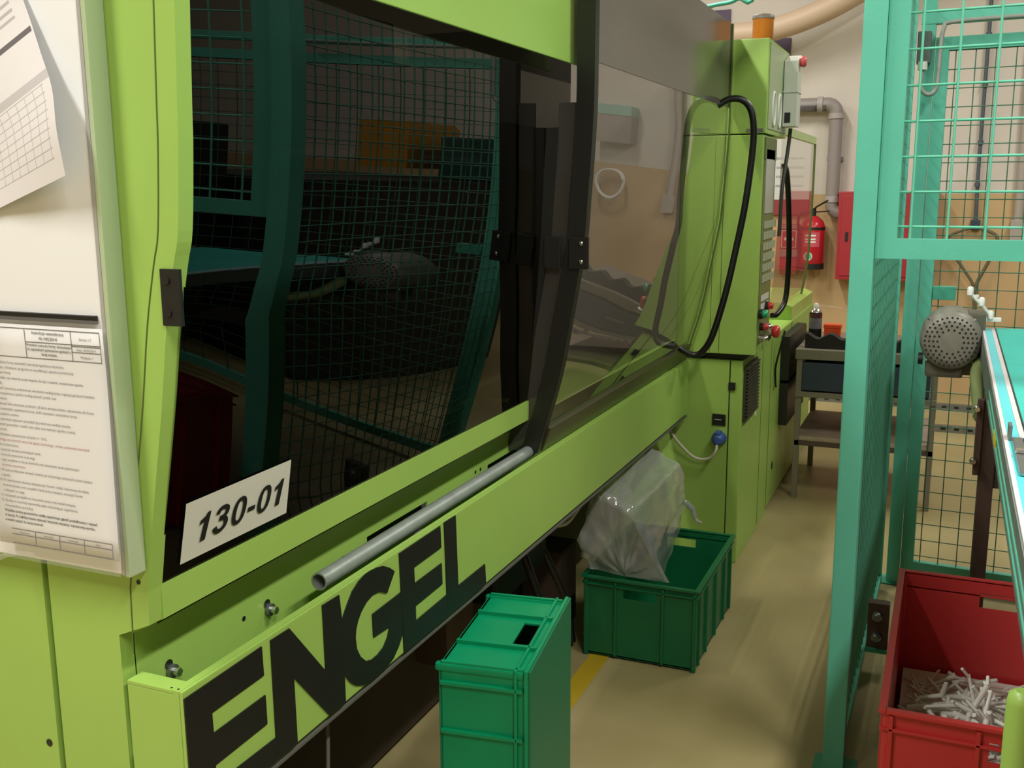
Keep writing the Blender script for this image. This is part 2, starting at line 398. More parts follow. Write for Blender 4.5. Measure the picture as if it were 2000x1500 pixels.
L_G = [(1.6437, .8233), (1.6255, .837), (1.6026, .8487), (1.5782, .854), (1.5543, .856), (1.5353, .8556), (1.5132, .8505), (1.4912, .8399), (1.4736, .8229), (1.4593, .8067), (1.4505, .7851), (1.4469, .7613), (1.4472, .7358), (1.4513, .7101), (1.4601, .6872), (1.474, .6703), (1.4914, .6565), (1.5186, .6440), (1.5474, .6405), (1.5732, .6405), (1.603, .6420), (1.6288, .6479), (1.6508, .6626), (1.668, .6815), (1.6691, .7224), (1.6667, .7717), (1.5568, .7693), (1.5588, .7222), (1.6189, .7188), (1.6093, .7008), (1.5932, .6876), (1.5728, .682), (1.5499, .6814), (1.5293, .6874), (1.51, .7054), (1.4989, .7251), (1.4957, .7473), (1.4982, .7618), (1.5053, .7762), (1.5185, .7898), (1.538, .8013), (1.5607, .8066), (1.5834, .8041), (1.6127, .79)]
L_E2 = [(1.6638, .8527), (1.8395, .8539), (1.842, .8055), (1.7211, .804), (1.7226, .7693), (1.8428, .7704), (1.8444, .7232), (1.7243, .7204), (1.7244, .6884), (1.8655, .6909), (1.8672, .6405), (1.6729, .6405)]
L_L = [(1.8584, .8555), (1.9126, .855), (1.92, .6907), (2.0624, .6913), (2.0666, .6445), (2.06, .6405), (1.8672, .6405)]
for i, P in enumerate((L_E1, L_N, L_G, L_E2, L_L)):
    MB().prism(P, 'X', BX - .001, BX + .0022 + .0002 * i).build('letter', LETTER, AP)
# bracket on the near window edge, number plate
bk = MB().box((-.937, NE - .004, 1.378), (-.906, NE + .002, 1.452), .001).build('bracket', BLACK, M)
for z in (1.437, 1.395): MB().cyl((-.926, NE - .006, z), (-.926, NE - .003, z), .005, 12).build('rivet', BLACK, bk)
# plate follows the pane
def onpane(y, z, d):
    zz = sorted(zs); import bisect
    i = min(len(zz) - 2, max(0, bisect.bisect(zz, z) - 1)); f = (z - zz[i]) / (zz[i + 1] - zz[i])
    return gx2(zz[i], y) * (1 - f) + gx2(zz[i + 1], y) * f + d
rows = []
PL = [(1.100, 1.020), (1.362, 1.017), (1.362, 1.110), (1.100, 1.110)]
for j in range(6):
    v = j / 5; r = []
    for i in range(13):
        u = i / 12; y = 1.108 + .262 * u; z = 1.018 + .094 * v; r.append((onpane(y, z, .003), y, z))
    rows.append(r)
pl = MB().grid(rows).build('number_plate', LBL, M); note(pl, 'white sticker reading 130-01')
def digit_geo():
    m = MB()
    def put_(pts, faces, u0, u1, wd):
        vs = []
        for x, y in pts:
            v = .25 + .46 * y; u = u0 + (u1 - u0) * x / wd + .035 * (y - .5)
            Y = 1.108 + .262 * u; Z = 1.018 + .094 * v; vs.append((onpane(Y, Z, .0045), Y, Z))
        m.add(vs, faces)
    one = [(.20, 0), (.40, 0), (.40, .62), (.40, 1), (.27, 1), (.21, .88), (.04, .78), (.04, .62), (.20, .70)]
    of = [(0, 1, 2, 8), (8, 2, 3, 4, 5), (8, 5, 6, 7)]
    n = 28; zero = []
    for k in range(n):
        a = 2 * PI * k / n; c, d = math.cos(a), math.sin(a); e = .85
        cc, dd = math.copysign(abs(c) ** e, c), math.copysign(abs(d) ** e, d)
        zero += [(.28 + .28 * cc, .5 + .51 * dd), (.28 + .115 * cc, .5 + .36 * dd)]
    zf = [(2 * k, 2 * k + 1, (2 * k + 3) % (2 * n), (2 * k + 2) % (2 * n)) for k in range(n)]
    def ribbon(c, t):
        P = [Vector((x, y, 0)) for x, y in c]; P = spline([tuple(p) for p in P], 5); o = []
        for i, p in enumerate(P):
            d = (P[min(i + 1, len(P) - 1)] - P[max(i - 1, 0)]).normalized(); q = Vector((-d.y, d.x, 0)) * t / 2
            o += [tuple((p + q)[:2]), tuple((p - q)[:2])]
        return o, [(2 * i, 2 * i + 1, 2 * i + 3, 2 * i + 2) for i in range(len(P) - 1)]
    t1 = ribbon([(.07, .73), (.14, .87), (.28, .92), (.42, .84), (.43, .68), (.33, .57), (.18, .55)], .155)
    t2 = ribbon([(.18, .54), (.38, .49), (.47, .34), (.43, .17), (.28, .075), (.14, .12), (.06, .27)], .16)
    put_(one, of, .115, .215, .44); put_(t1[0], t1[1], .26, .395, .56); put_(t2[0], t2[1], .26, .395, .56)
    put_(zero, zf, .425, .555, .56); put_([(0, .28), (.3, .28), (.3, .45), (0, .45)], [(0, 1, 2, 3)], .578, .65, .3)
    put_(zero, zf, .672, .80, .56); put_(one, of, .825, .925, .44)
    return m
tx = digit_geo().build('digits', LETTER)
attach(tx, pl)
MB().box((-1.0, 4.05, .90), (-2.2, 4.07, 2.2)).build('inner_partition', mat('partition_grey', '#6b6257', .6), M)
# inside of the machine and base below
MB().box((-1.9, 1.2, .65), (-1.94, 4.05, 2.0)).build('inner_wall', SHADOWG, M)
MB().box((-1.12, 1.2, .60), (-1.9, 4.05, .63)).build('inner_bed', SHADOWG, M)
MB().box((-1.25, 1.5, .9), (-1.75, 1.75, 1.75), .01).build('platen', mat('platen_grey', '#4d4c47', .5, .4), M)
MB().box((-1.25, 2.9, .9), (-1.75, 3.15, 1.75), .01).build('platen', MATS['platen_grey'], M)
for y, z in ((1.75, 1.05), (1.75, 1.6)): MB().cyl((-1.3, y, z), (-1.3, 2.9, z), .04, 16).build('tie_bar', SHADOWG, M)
MB().box((-1.34, NE + .04, .02), (-2.2, 4.08, .6), .01).build('base_frame', MACH, M)
for y in (1.3, 3.2): MB().box((-1.18, y, 0), (-1.33, y + .16, .30), .005).build('levelling_foot', MACH, M)
MB().box((-1.2, 2.35, .25), (-1.3, 2.52, .62), .004).build('support_strut', RUST, M)
MB().box((-1.14, 2.55, .36), (-1.33, 2.95, .6), .01).build('valve_block', mat('valve_dark', '#26272a', .4, .3), M)
for i, (a, b) in enumerate((((-1.12, 2.62, .6), (-1.05, 2.75, .05)), ((-1.2, 2.9, .55), (-1.1, 3.1, .03)))):
    mid = ((a[0] + b[0]) / 2 + .05, (a[1] + b[1]) / 2, (a[2] + b[2]) / 2 - .05)
    MB().tube(spline([a, mid, b]), .012, 8).build('hydraulic_hose', RUBBER, M)

# ------------------------------------------------------------------ sliding door (part of the machine)
DP = [(-.820, 2.165), (-.820, 2.0), (-.821, 1.86), (-.822, 1.76), (-.828, 1.64), (-.836, 1.535), (-.844, 1.43), (-.859, 1.342), (-.880, 1.228), (-.912, 1.065), (-.972, .862)]
DPs = spline([(x, 0, z) for x, z in DP], 4)
def dx(z):
    for a, b in zip(DPs, DPs[1:]):
        if b.z <= z <= a.z: return a.x + (b.x - a.x) * (a.z - z) / max(a.z - b.z, 1e-6)
    return DPs[0].x if z > 2 else DPs[-1].x
DN, DF = 2.45, 4.09
D = thing('door_holder', '', '')  # replaced below
bpy.data.objects.remove(D)
post = MB()
outer = [(p.x, p.z) for p in DPs]; inner = [(p.x - .046, p.z) for p in DPs]
post.prism(outer + inner[::-1], 'Y', DN, DN + .03)
DOOR = post.build('sliding_door', BLACK, M); note(DOOR, 'sliding door with dark frame and clear curved sheet')
MB().prism([(x - .046, z) for x, z in outer if z < 1.78] + [(x - .095, z) for x, z in outer[::-1] if z < 1.78], 'Y', DN + .01, DN + .014).build('return_sheet', pane_mat('return_pane', (.05, .05, .045), .06, (.10, .095, .085), .5), DOOR)
MB().prism([(x - .093, max(z, .93)) for x, z in outer if z < 1.72] + [(x - .122, max(z, .93)) for x, z in outer[::-1] if z < 1.72], 'Y', DN, DN + .02).build('inner_frame', BLACK, DOOR)
up = [p for p in DPs if p.z >= 1.855]
MB().grid([[(p.x - .004, y, p.z) for y in (DN + .02, DN + .6, DN + 1.2, DF)] for p in up + [Vector((-.821, 0, 1.855))]], False).build('upper_sheet', DARK, DOOR, solid=.004)
lo_ = [Vector((-.821, 0, 1.857))] + [p for p in DPs if p.z < 1.855]
MB().grid([[(p.x - .005, y, p.z) for y in [DN + .02 + (DF - DN - .02) * k / 6 for k in range(7)]] for p in lo_]).build('clear_sheet', CLEAR, DOOR)
MB().prism([(-.9445, .925), (-.969, .862), (-.985, .862), (-.962, .925)], 'Y', DN + .03, DF).build('bottom_rail', mat('smoked_rail', '#3d3c22', .35), DOOR)
pts = [(p.x + .001, DF, p.z) for p in DPs]
MB().tube(pts, .004, 6).build('edge_strip', OLIVE, DOOR)
br = MB().box((-.831, DN - .008, 1.352), (-.884, DN - .001, 1.432), .002).build('latch_plate', BLACK, DOOR)
br2 = MB().box((-.905, DN - .010, 1.352), (-.950, DN - .003, 1.432), .002).build('latch_plate', BLACK, DOOR)
for z in (1.416, 1.370): MB().lathe([(.0065, 0), (.0065, .002), (.003, .004)], (-.851, DN - .0075, z), '-Y', 12).build('rivet', CHROME, br)
# handle: black hose bowed outwards along the far edge
hp = [(-.832, 3.92, 1.852), (-.795, 3.93, 1.873), (-.752, 3.94, 1.873), (-.720, 3.95, 1.845), (-.704, 3.95, 1.79), (-.702, 3.95, 1.70), (-.718, 3.93, 1.5), (-.745, 3.92, 1.33), (-.775, 3.90, 1.16), (-.815, 3.88, 1.0), (-.850, 3.88, .935), (-.885, 3.88, .915), (-.925, 3.88, .930), (-.945, 3.88, .942)]
MB().tube(spline(hp, 6), .0125, 12).build('handle', RUBBER, DOOR)

# ------------------------------------------------------------------ galvanised pipe lying in the apron gutter
t = thing('steel_pipe', 'galvanised steel pipe lying in the gutter above the black letters', 'pipe', (-1.0, 1.46, .86))
pz = .862
outerr = MB()
n = 20
for r in (.0165, .0135):
    outerr.tube([(-1.0, 1.46, pz), (-1.0, 2.47, pz)], r, n, caps=False)
rim = []
for k in range(n):
    a = 2 * PI * k / n; rim += [(-1.0 + .0165 * math.cos(a), 1.46, pz + .0165 * math.sin(a)), (-1.0 + .0135 * math.cos(a), 1.46, pz + .0135 * math.sin(a))]
outerr.add(rim, [(2 * k, 2 * k + 1, (2 * k + 3) % (2 * n), (2 * k + 2) % (2 * n)) for k in range(n)])
outerr.build('pipe_wall', mat('zinc_pipe', '#a3aba4', .42, .45, var=.15, scale=25), t, fixn=False)
MB().box((-.985, 1.8, pz - .02), (-1.012, 1.83, pz - .0165)).build('clip', STEEL, t)

# ------------------------------------------------------------------ control cabinet
CB = thing('control_cabinet', 'lime green control cabinet with screen and keys at the end of the sliding door', 'cabinet', (-1.0, 4.5, 0))
CY = 4.13
MB().box((-.742, CY, .0), (-2.2, 4.88, .862), .006).build('lower_body', GREEN, CB)
MB().box((-.795, CY - .003, .02), (-1.05, CY + .002, .852), .002).build('front_door', GREEN, CB)
MB().box((-.790, CY - .002, .0), (-.7935, CY + .001, .862)).build('door_gap', BLACK, CB)
MB().box((-.768, CY - .010, .740), (-.796, CY, .772), .003).build('latch', BLACK, CB)
MB().box((-.735, CY + .02, .866), (-2.1, 4.8, .892)).build('shadow_gap', BLACK, CB)
MB().box((-.690, CY - .03, .892), (-1.9, 4.42, 1.752), .004).build('console_body', GREEN, CB)
MB().box((-.835, CY - .0315, .895), (-.837, CY - .028, 1.75)).build('console_seam', OLIVE, CB)
MB().box((-.872, CY - .0315, .895), (-.8735, CY - .028, 1.75)).build('console_seam', OLIVE, CB)
up_ = MB().box((-.682, CY - .03, 1.757), (-1.9, 4.62, 2.108), .004).build('upper_housing', GREEN, CB)
MB().box((-.6815, CY + .0, 1.775), (-.679, 4.60, 2.095), .001).build('side_cover', mat('pale_cover', '#a9b88e', .4), up_)
MB().box((-.756, CY - .0315, 1.762), (-.692, CY - .03, 1.775)).build('small_label', STEEL, up_)
# two oval white emblems on the side cover
for y in (4.24, 4.38):
    MB().tube([(-.678, y + .035 * math.cos(a), 1.855 + .065 * math.sin(a)) for a in [2 * PI * k / 24 for k in range(24)]], .006, 6, closed=True).build('emblem', WHITE, up_)
# console side: sunk screen, keys, buttons
cs = MB().box((-.6895, CY + .0, 1.66), (-.684, 4.40, 1.745), .002).build('side_frame', OLIVE, CB)
MB().box((-.6895, CY + .0, .93), (-.687, 4.40, 1.745), .001).build('side_panel', mat('olive_keypad', '#6f7d45', .45), CB)
MB().box((-.6868, CY + .03, 1.45), (-.684, 4.36, 1.70), .001).build('screen', SCREEN, CB)
for i in range(6):
    for j in range(5):
        MB().box((-.6868, CY + .035 + .06 * j, 1.39 - .043 * i), (-.683, CY + .08 + .06 * j, 1.42 - .043 * i), .001).build('key', KEYS, CB)
for i in range(3): MB().box((-.6868, CY + .035, 1.10 - .035 * i), (-.685, 4.35, 1.125 - .035 * i), .001).build('label_strip', LBL, CB)
for y, z, m, r in ((4.14, 1.055, GRNB, .016), (4.27, 1.075, REDB, .014), (4.17, 1.0, REDB, .013), (4.16, .955, CHROME, .012), (4.26, .99, CHROME, .013)):
    b_ = MB().cyl((-.687, y, z), (-.672, y, z), r * 1.25, 16).build('button_ring', BLACK if m is not CHROME else CHROME, CB)
    MB().lathe([(r, 0), (r, .014), (r * .7, .02)], (-.672, y, z), 'X', 16).build('button_cap', m, b_)
b_ = MB().cyl((-.687, 4.3, .965), (-.655, 4.3, .965), .014, 16).build('emergency_stop_base', TERM, CB)
MB().lathe([(.02, 0), (.026, .008), (.026, .022), (.018, .03)], (-.657, 4.3, .965), 'X', 20).build('emergency_stop_knob', REDB, b_)
# ventilation grille on the side
g_ = MB().box((-.742, 4.16, .60), (-.732, 4.44, .835), .001).build('vent_grille', mat('grille_grey', '#3d3d2c', .5), CB)
for i in range(15): MB().box((-.733, 4.165, .612 + .0148 * i), (-.722, 4.435, .619 + .0148 * i)).build('louvre', MATS['grille_grey'], g_)
for y in (4.62, 4.86): MB().box((-.7425, y, .02), (-.7405, y + .004, .855)).build('side_seam', OLIVE, CB)
MB().cyl((-.742, 4.48, .57), (-.7395, 4.48, .57), .012, 12).build('sticker', TERM, CB)
# label plate, blue socket
lp = MB().box((-.858, CY - .008, .588), (-.803, CY - .003, .636), .002).build('label_plate', BLACK, CB)
MB().box((-.848, CY - .009, .612), (-.82, CY - .0085, .614)).build('print_line', TERM, lp)
so = MB().lathe([(.030, 0), (.030, .012), (.026, .02), (.022, .045), (.014, .05)], (-.826, CY - .003, .535), '-Y', 20).build('socket', BLUE, CB)
MB().box((-.838, CY - .05, .558), (-.816, CY - .003, .568), .002).build('socket_lid', BLUE, so)
# amber beacon on top
bc = MB().lathe([(.045, 0), (.045, .012)], (-.742, 4.30, 2.108), 'Z', 24).build('beacon_base', BLACK, CB)
MB().lathe([(.041, 0), (.041, .085)], (-.742, 4.30, 2.12), 'Z', 24).build('beacon_lens', LENS, bc)
MB().lathe([(.043, 0), (.043, .012), (.03, .018)], (-.742, 4.30, 2.205), 'Z', 24).build('beacon_cap', mat('beacon_grey', '#6d655a', .5), bc)
# white cable from the blue plug
tag(MB().tube(spline([(-.826, CY - .05, .515), (-.83, CY - .06, .49), (-.86, CY - .05, .455), (-.92, CY - .05, .455), (-.98, CY - .08, .52), (-1.03, CY - .12, .60), (-1.06, CY - .2, .61)], 6), .006, 8).build('power_cable', WHITECABLE), 'white cable hanging from the blue socket and running under the machine', 'cable')

# hand terminal hung on the cabinet side
T = thing('hand_terminal', 'pale grey hand control box with red knob hung on the cabinet side', 'control box', (-.66, 4.45, 1.8))
MB().prism([(4.46, 1.80), (4.57, 1.80), (4.57, 2.06), (4.55, 2.09), (4.46, 2.06)], 'X', -.676, -.622).build('box_body', TERM, T)
MB().box((-.677, 4.455, 1.935), (-.619, 4.575, 1.941), .001).build('box_seam', TERM, T)
MB().lathe([(.016, 0), (.022, .008), (.022, .02), (.014, .026)], (-.622, 4.51, 2.06), 'X', 20).build('stop_knob', mat('pink_red', '#d85a5a', .35), T)
MB().box((-.668, 4.457, 1.815), (-.645, 4.461, 1.855)).build('label', BLACK, T)
tag(MB().tube(spline([(-.650, 4.52, 1.795), (-.658, 4.52, 1.70), (-.665, 4.46, 1.55), (-.668, 4.45, 1.35)], 6), .008, 8).build('terminal_cable', mat('dark_cable', '#3a3d33', .5)), 'dark cable hanging below the grey hand control box', 'cable')

# ------------------------------------------------------------------ injection unit housing beyond the cabinet
IU = thing('injection_unit', 'low lime green machine housing with black boxes and curved guard, beyond the control cabinet', 'machine', (-1.2, 5.6, 0))
MB().box((-.742, 4.89, .02), (-2.1, 6.42, .86), .006).build('housing', GREEN, IU)
MB().prism([(-.75, .86), (-.75, .93), (-.80, .95), (-1.0, .95), (-1.0, .86)], 'Y', 5.55, 6.42).build('top_rail', GREEN_S, IU)
MB().box((-.741, 5.5, .40), (-.739, 5.504, .86)).build('seam', OLIVE, IU)
for z0, z1 in ((.605, .825), (.375, .59)):
    b_ = MB().prism([(5.16, z0), (5.80, z0), (5.80, z1 - .02), (5.74, z1), (5.16, z1)], 'X', -.742, -.700).build('terminal_box', BLACK, IU)
MB().cyl((-.742, 5.02, .2), (-.740, 5.02, .2), .02, 16).build('hole', BLACK, IU)
gp = [(-.745, 1.80), (-.745, 1.6), (-.747, 1.4), (-.752, 1.2), (-.765, 1.05), (-.785, .93)]
gd = MB().grid([[(x, y, z) for y in (4.92, 5.3, 5.7, 6.15)] for x, z in gp]).build('guard_sheet', GUARD, IU); note(gd, 'clear guard sheet with black handle')
MB().tube([(x, 6.15, z) for x, z in gp], .007, 6).build('guard_edge', OLIVE, gd)
MB().box((-.738, 4.92, 1.79), (-.76, 6.15, 1.83), .002).build('guard_top', GREEN2, gd)
MB().tube(spline([(-.742, 5.0, 1.66), (-.725, 5.0, 1.60), (-.715, 5.05, 1.4), (-.715, 5.1, 1.2), (-.722, 5.1, 1.02), (-.745, 5.02, .955), (-.765, 4.98, .95)], 6), .013, 10).build('guard_handle', RUBBER, gd)
MB().box((-1.5, 4.95, .86), (-1.55, 6.3, 1.3)).build('inner_plate', OLIVE, IU)
tag(MB().tube(spline([(-.70, 4.97, .88), (-.715, 4.95, .8), (-.735, 4.96, .7), (-.733, 4.97, .62), (-.735, 5.0, .6)], 6), .005, 6).build('thin_cable', RUBBER), 'thin black cable on the side of the low machine housing', 'cable')

# ------------------------------------------------------------------ whiteboard and papers
WB = thing('whiteboard', 'white magnetic board with pale green edge on the machine end', 'board', (-1.3, 1.03, 1.03))
MB().box((-1.009, 1.016, 1.034), (-1.72, 1.042, 2.2), .002).build('board_face', BOARD, WB)
MB().box((-.999, 1.0125, 1.032), (-1.0065, 1.044, 2.2), .002).build('edge_strip', EDGE, WB)
MB().box((-1.007, 1.0125, 1.034), (-1.013, 1.016, 2.2), .001).build('edge_bead', mat('bead_grey', '#a9a7a0', .5), WB)
ms = MB().box((-1.0215, 1.008, 1.3795), (-1.30, 1.0155, 1.3905), .001).build('magnetic_strip', BLACK)
tag(ms, 'black magnetic strip above the typed sheet on the white board', 'magnet')

def paper_mat():
    m = bpy.data.materials.new('printed_form'); m.use_nodes = True; nt = m.node_tree; b = nt.nodes['Principled BSDF']; b.inputs['Roughness'].default_value = .7
    uv = nt.nodes.new('ShaderNodeUVMap'); sp = nt.nodes.new('ShaderNodeSeparateXYZ'); nt.links.new(uv.outputs[0], sp.inputs[0])
    def mth(op, a, b_=None, c=None):
        n = nt.nodes.new('ShaderNodeMath'); n.operation = op
        for i, v in enumerate((a, b_, c)):
            if v is None: continue
            if isinstance(v, (int, float)): n.inputs[i].default_value = v
            else: nt.links.new(v, n.inputs[i])
        return n.outputs[0]
    u, v = sp.outputs['X'], sp.outputs['Y']
    lu = mth('LESS_THAN', mth('FRACT', mth('MULTIPLY', u, 11)), .05)
    lv = mth('LESS_THAN', mth('FRACT', mth('MULTIPLY', v, 22)), .10)
    ing = mth('MULTIPLY', mth('MULTIPLY', mth('GREATER_THAN', v, .09), mth('LESS_THAN', v, .46)), mth('LESS_THAN', u, .93))
    grid = mth('MULTIPLY', mth('MAXIMUM', lu, lv), ing)
    bar = mth('MULTIPLY', mth('MULTIPLY', mth('GREATER_THAN', v, .70), mth('LESS_THAN', v, .72)), mth('LESS_THAN', u, .985))
    band = mth('MULTIPLY', mth('MULTIPLY', mth('GREATER_THAN', v, .47), mth('LESS_THAN', v, .52)), .35)
    hd = mth('MULTIPLY', mth('MULTIPLY', mth('GREATER_THAN', v, .76), mth('LESS_THAN', mth('FRACT', mth('MULTIPLY', v, 40)), .4)), mth('MULTIPLY', mth('LESS_THAN', u, .9), .45))
    f = mth('MAXIMUM', mth('MAXIMUM', mth('MULTIPLY', grid, .55), mth('MULTIPLY', bar, .95)), mth('MAXIMUM', band, hd))
    mx = nt.nodes.new('ShaderNodeMix'); mx.data_type = 'RGBA'; mx.inputs['A'].default_value = lin('#e6e2e2'); mx.inputs['B'].default_value = lin('#5f5a5c')
    nt.links.new(f, mx.inputs['Factor']); nt.links.new(mx.outputs['Result'], b.inputs['Base Color'])
    return m
# curled form: right edge curve, left edge parallel and turned
Rr = spline([(-1.018, .978, 1.570), (-1.020, .972, 1.625), (-1.030, .980, 1.675), (-1.058, .994, 1.72), (-1.092, 1.006, 1.785), (-1.135, 1.010, 1.87)], 4)
rows = []
for i, p in enumerate(Rr):
    s_ = i / (len(Rr) - 1); r = []
    for j in range(9):
        k = 1 - j / 8
        q = p + Vector((-.205, .0, -.055 - .05 * s_)) * k
        y = p.y + (1.008 - p.y) * min(1, k * 1.3)
        r.append((q.x, y, q.z))
    rows.append(r)
tag(MB().grid(rows, uv=True).build('printed_form', paper_mat()), 'curled printed form with a table grid, hanging at the top of the white board', 'paper')

SL = thing('typed_sheet', 'typed instruction sheet in a clear sleeve on the lower white board', 'paper', (-1.1, 1.012, 1.04))
def yb(z): return 1.008 - .010 * max(0, min(1, (1.30 - z) / .25))
rows = [[(x + .026 + .008 * (1.374 - z) / .33, yb(z), z) for x in (-1.255, -1.2, -1.13, -1.06, -1.035)] for z in [1.374 - .0314 * k for k in range(11)]]
MB().grid(rows).build('sheet', PAPER, SL, solid=.0006)
FOILM = pane_mat('sleeve_film', (.97, .97, .95), .04, (.85, .85, .82), .12, rough=.25)
rows = [[(x + .020 + .010 * (1.40 - z) / .36, yb(z) - .003 - (.004 if z < 1.06 else 0), z) for x in (-1.27, -1.2, -1.1, -1.03, -1.024)] for z in [1.385 - .0343 * k for k in range(11)]]
MB().grid(rows).build('sleeve', FOILM, SL)
MB().tube(spline([(-1.16, 1.002, 1.047), (-1.20, .998, 1.045), (-1.235, .995, 1.03)], 5), [.004] * 10 + [.002], 6).build('sleeve_tab', FOILM, SL)
XD, ZD = (1, 0, 0), (.09, 0, -1)
def tline(s, size, x, z, m=INK, bold=0, align='LEFT'):
    xx = x + .026 + .008 * (1.374 - z) / .33
    o = text('printed_line', s, size, (xx, yb(z) - .0012, z), (1, 0, -.01), (0, 0, 1), m, SL, bold=bold, align=align, lift=0); return o
LW = .0011
def rule(xa, za, xb, zb, m=INK):
    f = lambda x, z: (x + .026 + .008 * (1.374 - z) / .33, yb(z) - .0009, z)
    a, b = Vector(f(xa, za)), Vector(f(xb, zb)); d = (b - a).normalized(); nn = Vector((-d.z, 0, d.x)) * (LW / 2)
    return MB().add([a - nn, b - nn, b + nn, a + nn], [(0, 1, 2, 3)]), m
rl = MB()
for seg in ((-1.255, 1.369, -1.040, 1.369), (-1.173, 1.351, -1.040, 1.351), (-1.255, 1.329, -1.040, 1.329), (-1.090, 1.349, -1.040, 1.349), (-1.090, 1.341, -1.040, 1.341), (-1.173, 1.369, -1.173, 1.329), (-1.090, 1.369, -1.090, 1.329), (-1.040, 1.369, -1.040, 1.329),
            (-1.23, 1.083, -1.045, 1.083), (-1.23, 1.075, -1.045, 1.075), (-1.23, 1.062, -1.045, 1.062), (-1.045, 1.083, -1.045, 1.062), (-1.095, 1.083, -1.095, 1.062), (-1.14, 1.083, -1.14, 1.062), (-1.185, 1.083, -1.185, 1.062)):
    q, _ = rule(*seg); rl.add(q.v, q.f)
rl.build('ruled_lines', INK, SL)
tline('Instrukcja wewnętrzna', .0062, -1.131, 1.362, INKD, .00005, 'CENTER'); tline('Nr 042/2014', .0062, -1.131, 1.3545, INKD, .00005, 'CENTER')
tline('Strona 1/1', .0052, -1.065, 1.357, INK, 0, 'CENTER'); tline('Data: 30.04.2014', .0048, -1.065, 1.343, INK, 0, 'CENTER'); tline('Wydanie: 1', .005, -1.065, 1.333, INK, 0, 'CENTER')
tline('Procedura rozruchu formy i dochodzenia', .0048, -1.131, 1.3455, INKD, .00008, 'CENTER'); tline('do optymalnych parametrów zgodnych z', .0048, -1.131, 1.3395, INKD, .00008, 'CENTER'); tline('kartą wtrysku.', .0048, -1.131, 1.3335, INKD, .00008, 'CENTER')
BODY = ['1. Po założeniu formy sprawdzić instrukcję zgodną ze zleceniem,', '   czy dysza i chłodzenie są zgodne ze specyfikacją i aparaturą kontrolną', '   oraz stan formy.', '2. Sprawdzić, czy materiał został wsypany do leja i suszarki, temperatura zgodna', '   z kartą.', '3. Ustawić parametry podstawowe wtryskarki według karty, regulacja gorących kanałów', '   oraz temperatury cylindra według zaleceń, podać czas', '   dozowania.', '4. Wykonać kilka wtrysków próbnych, aż karta wtrysku będzie odpowiednia dla formy', '   oraz sprawdzić wypełnienie formy, ilość tworzywa i zamknięcie formy', '   po ustaleniu czasów.', '5. Po pierwszej wyprasce sprawdzić ją z wzorcem według rysunku.', '6. Zapisać parametry i ustalić czas cyklu oraz wymiary zgodne z kartą', '   kontroli.', '7. Odchylenia parametrów od karty +/- 10 %.', 'R   Uwaga: nie zmieniać karty bez zgody technologa - zmiany zatwierdza kierownik', '8. Po uruchomieniu:', '   - kontrola wizualna pierwszych sztuk', '   - kontrola wymiarów oraz wagi', '   - zapis wyników w karcie kontroli oraz oznaczenie sztuk poprawnych', 'R     kolorem czerwonym', '9. W razie problemów wezwać mistrza lub technologa, zatrzymać pracę maszyny', '   i opisać.', '10. Po zakończeniu zlecenia zabezpieczyć formę i oddać dokumenty do działu', '    kontroli jakości oraz uzupełnić kartę pracy maszyny, oznaczyć formę', '    i odstawić na regał.', '11. Utrzymać porządek na stanowisku pracy oraz wokół maszyny.', '12. Zmiany w instrukcji wprowadza tylko technolog po uzgodnieniu', '    z kierownikiem produkcji.']
z = 1.319
for ln in BODY:
    m = INKR if ln[0] == 'R' else INK
    tline(ln.lstrip('R'), .0052, -1.245, z, m); z -= .0073
for ln in ('Wszelkie zmiany parametrów należy natychmiast zgłosić przełożonemu i zapisać', 'w karcie. Po każdej zmianie wykonać kontrolę wizualną i wymiarową wyrobu,', 'a wyniki wpisać do karty kontroli.'):
    tline(ln, .0052, -1.24, z, INKD, .0001); z -= .0068
for x, s in ((-1.205, 'Opracował'), (-1.16, 'Sprawdził'), (-1.115, 'Zatwierdził'), (-1.07, 'Data')): tline(s, .004, x, 1.0775, INK, 0, 'CENTER')

# ------------------------------------------------------------------ crates
def crate(L, W, H, rim=.03, holeW=.11, holeH=.032, ribs=True, wall=.004):
    """open stacking crate standing on z=0, long side along y. returns (body, rim, ribs) builders"""
    b = MB(); tpr = .012
    x, y = W / 2, L / 2; hz0 = H - .035 - holeH; hz1 = H - .035
    xi = x - tpr; yi = y - tpr
    b.box((-xi, -yi, .008), (xi, yi, .014))
    b.box((-xi + .02, -yi + .02, 0), (xi - .02, yi - .02, .008))
    for s in (-1, 1):
        b.box((s * xi, -yi, .01), (s * (xi - wall), yi, H - .004))                          # long walls
        for a, c in ((-xi, -holeW / 2), (holeW / 2, xi)): b.box((a, s * yi, .01), (c, s * (yi - wall), H - .004))
        b.box((-holeW / 2, s * yi, .01), (holeW / 2, s * (yi - wall), hz0)); b.box((-holeW / 2, s * yi, hz1), (holeW / 2, s * (yi - wall), H - .004))
    r = MB()
    for zz, hh, ex in ((H - .008, .008, 0), (H - rim, .006, .003)):
        for s in (-1, 1):
            r.box((s * (x - ex), -y + ex, zz), (s * (xi - wall), y - ex, zz + hh), .0015); r.box((-xi, s * (y - ex), zz), (xi, s * (yi - wall), zz + hh), .0015)
    q = []
    def rb(*a_): q.append(MB().box(*a_))
    for s in (-1, 1):
        for k in (-.42, -.24, 0, .24, .42):
            rb((s * (xi - .001), k * L - .004, .012), (s * (x - .003), k * L + .004, H - .012), .001)
        for k in (-.46, -.20, .20, .46):
            rb((k * W - .004, s * (yi - .001), .012), (k * W + .004, s * (y - .003), H - .012), .001)
        for t_ in (-1, 1):
            rb((s * (xi - .012), t_ * (yi - .012), .0), (s * (xi + .004), t_ * (yi + .004), H - .01), .005)
    return b, r, q
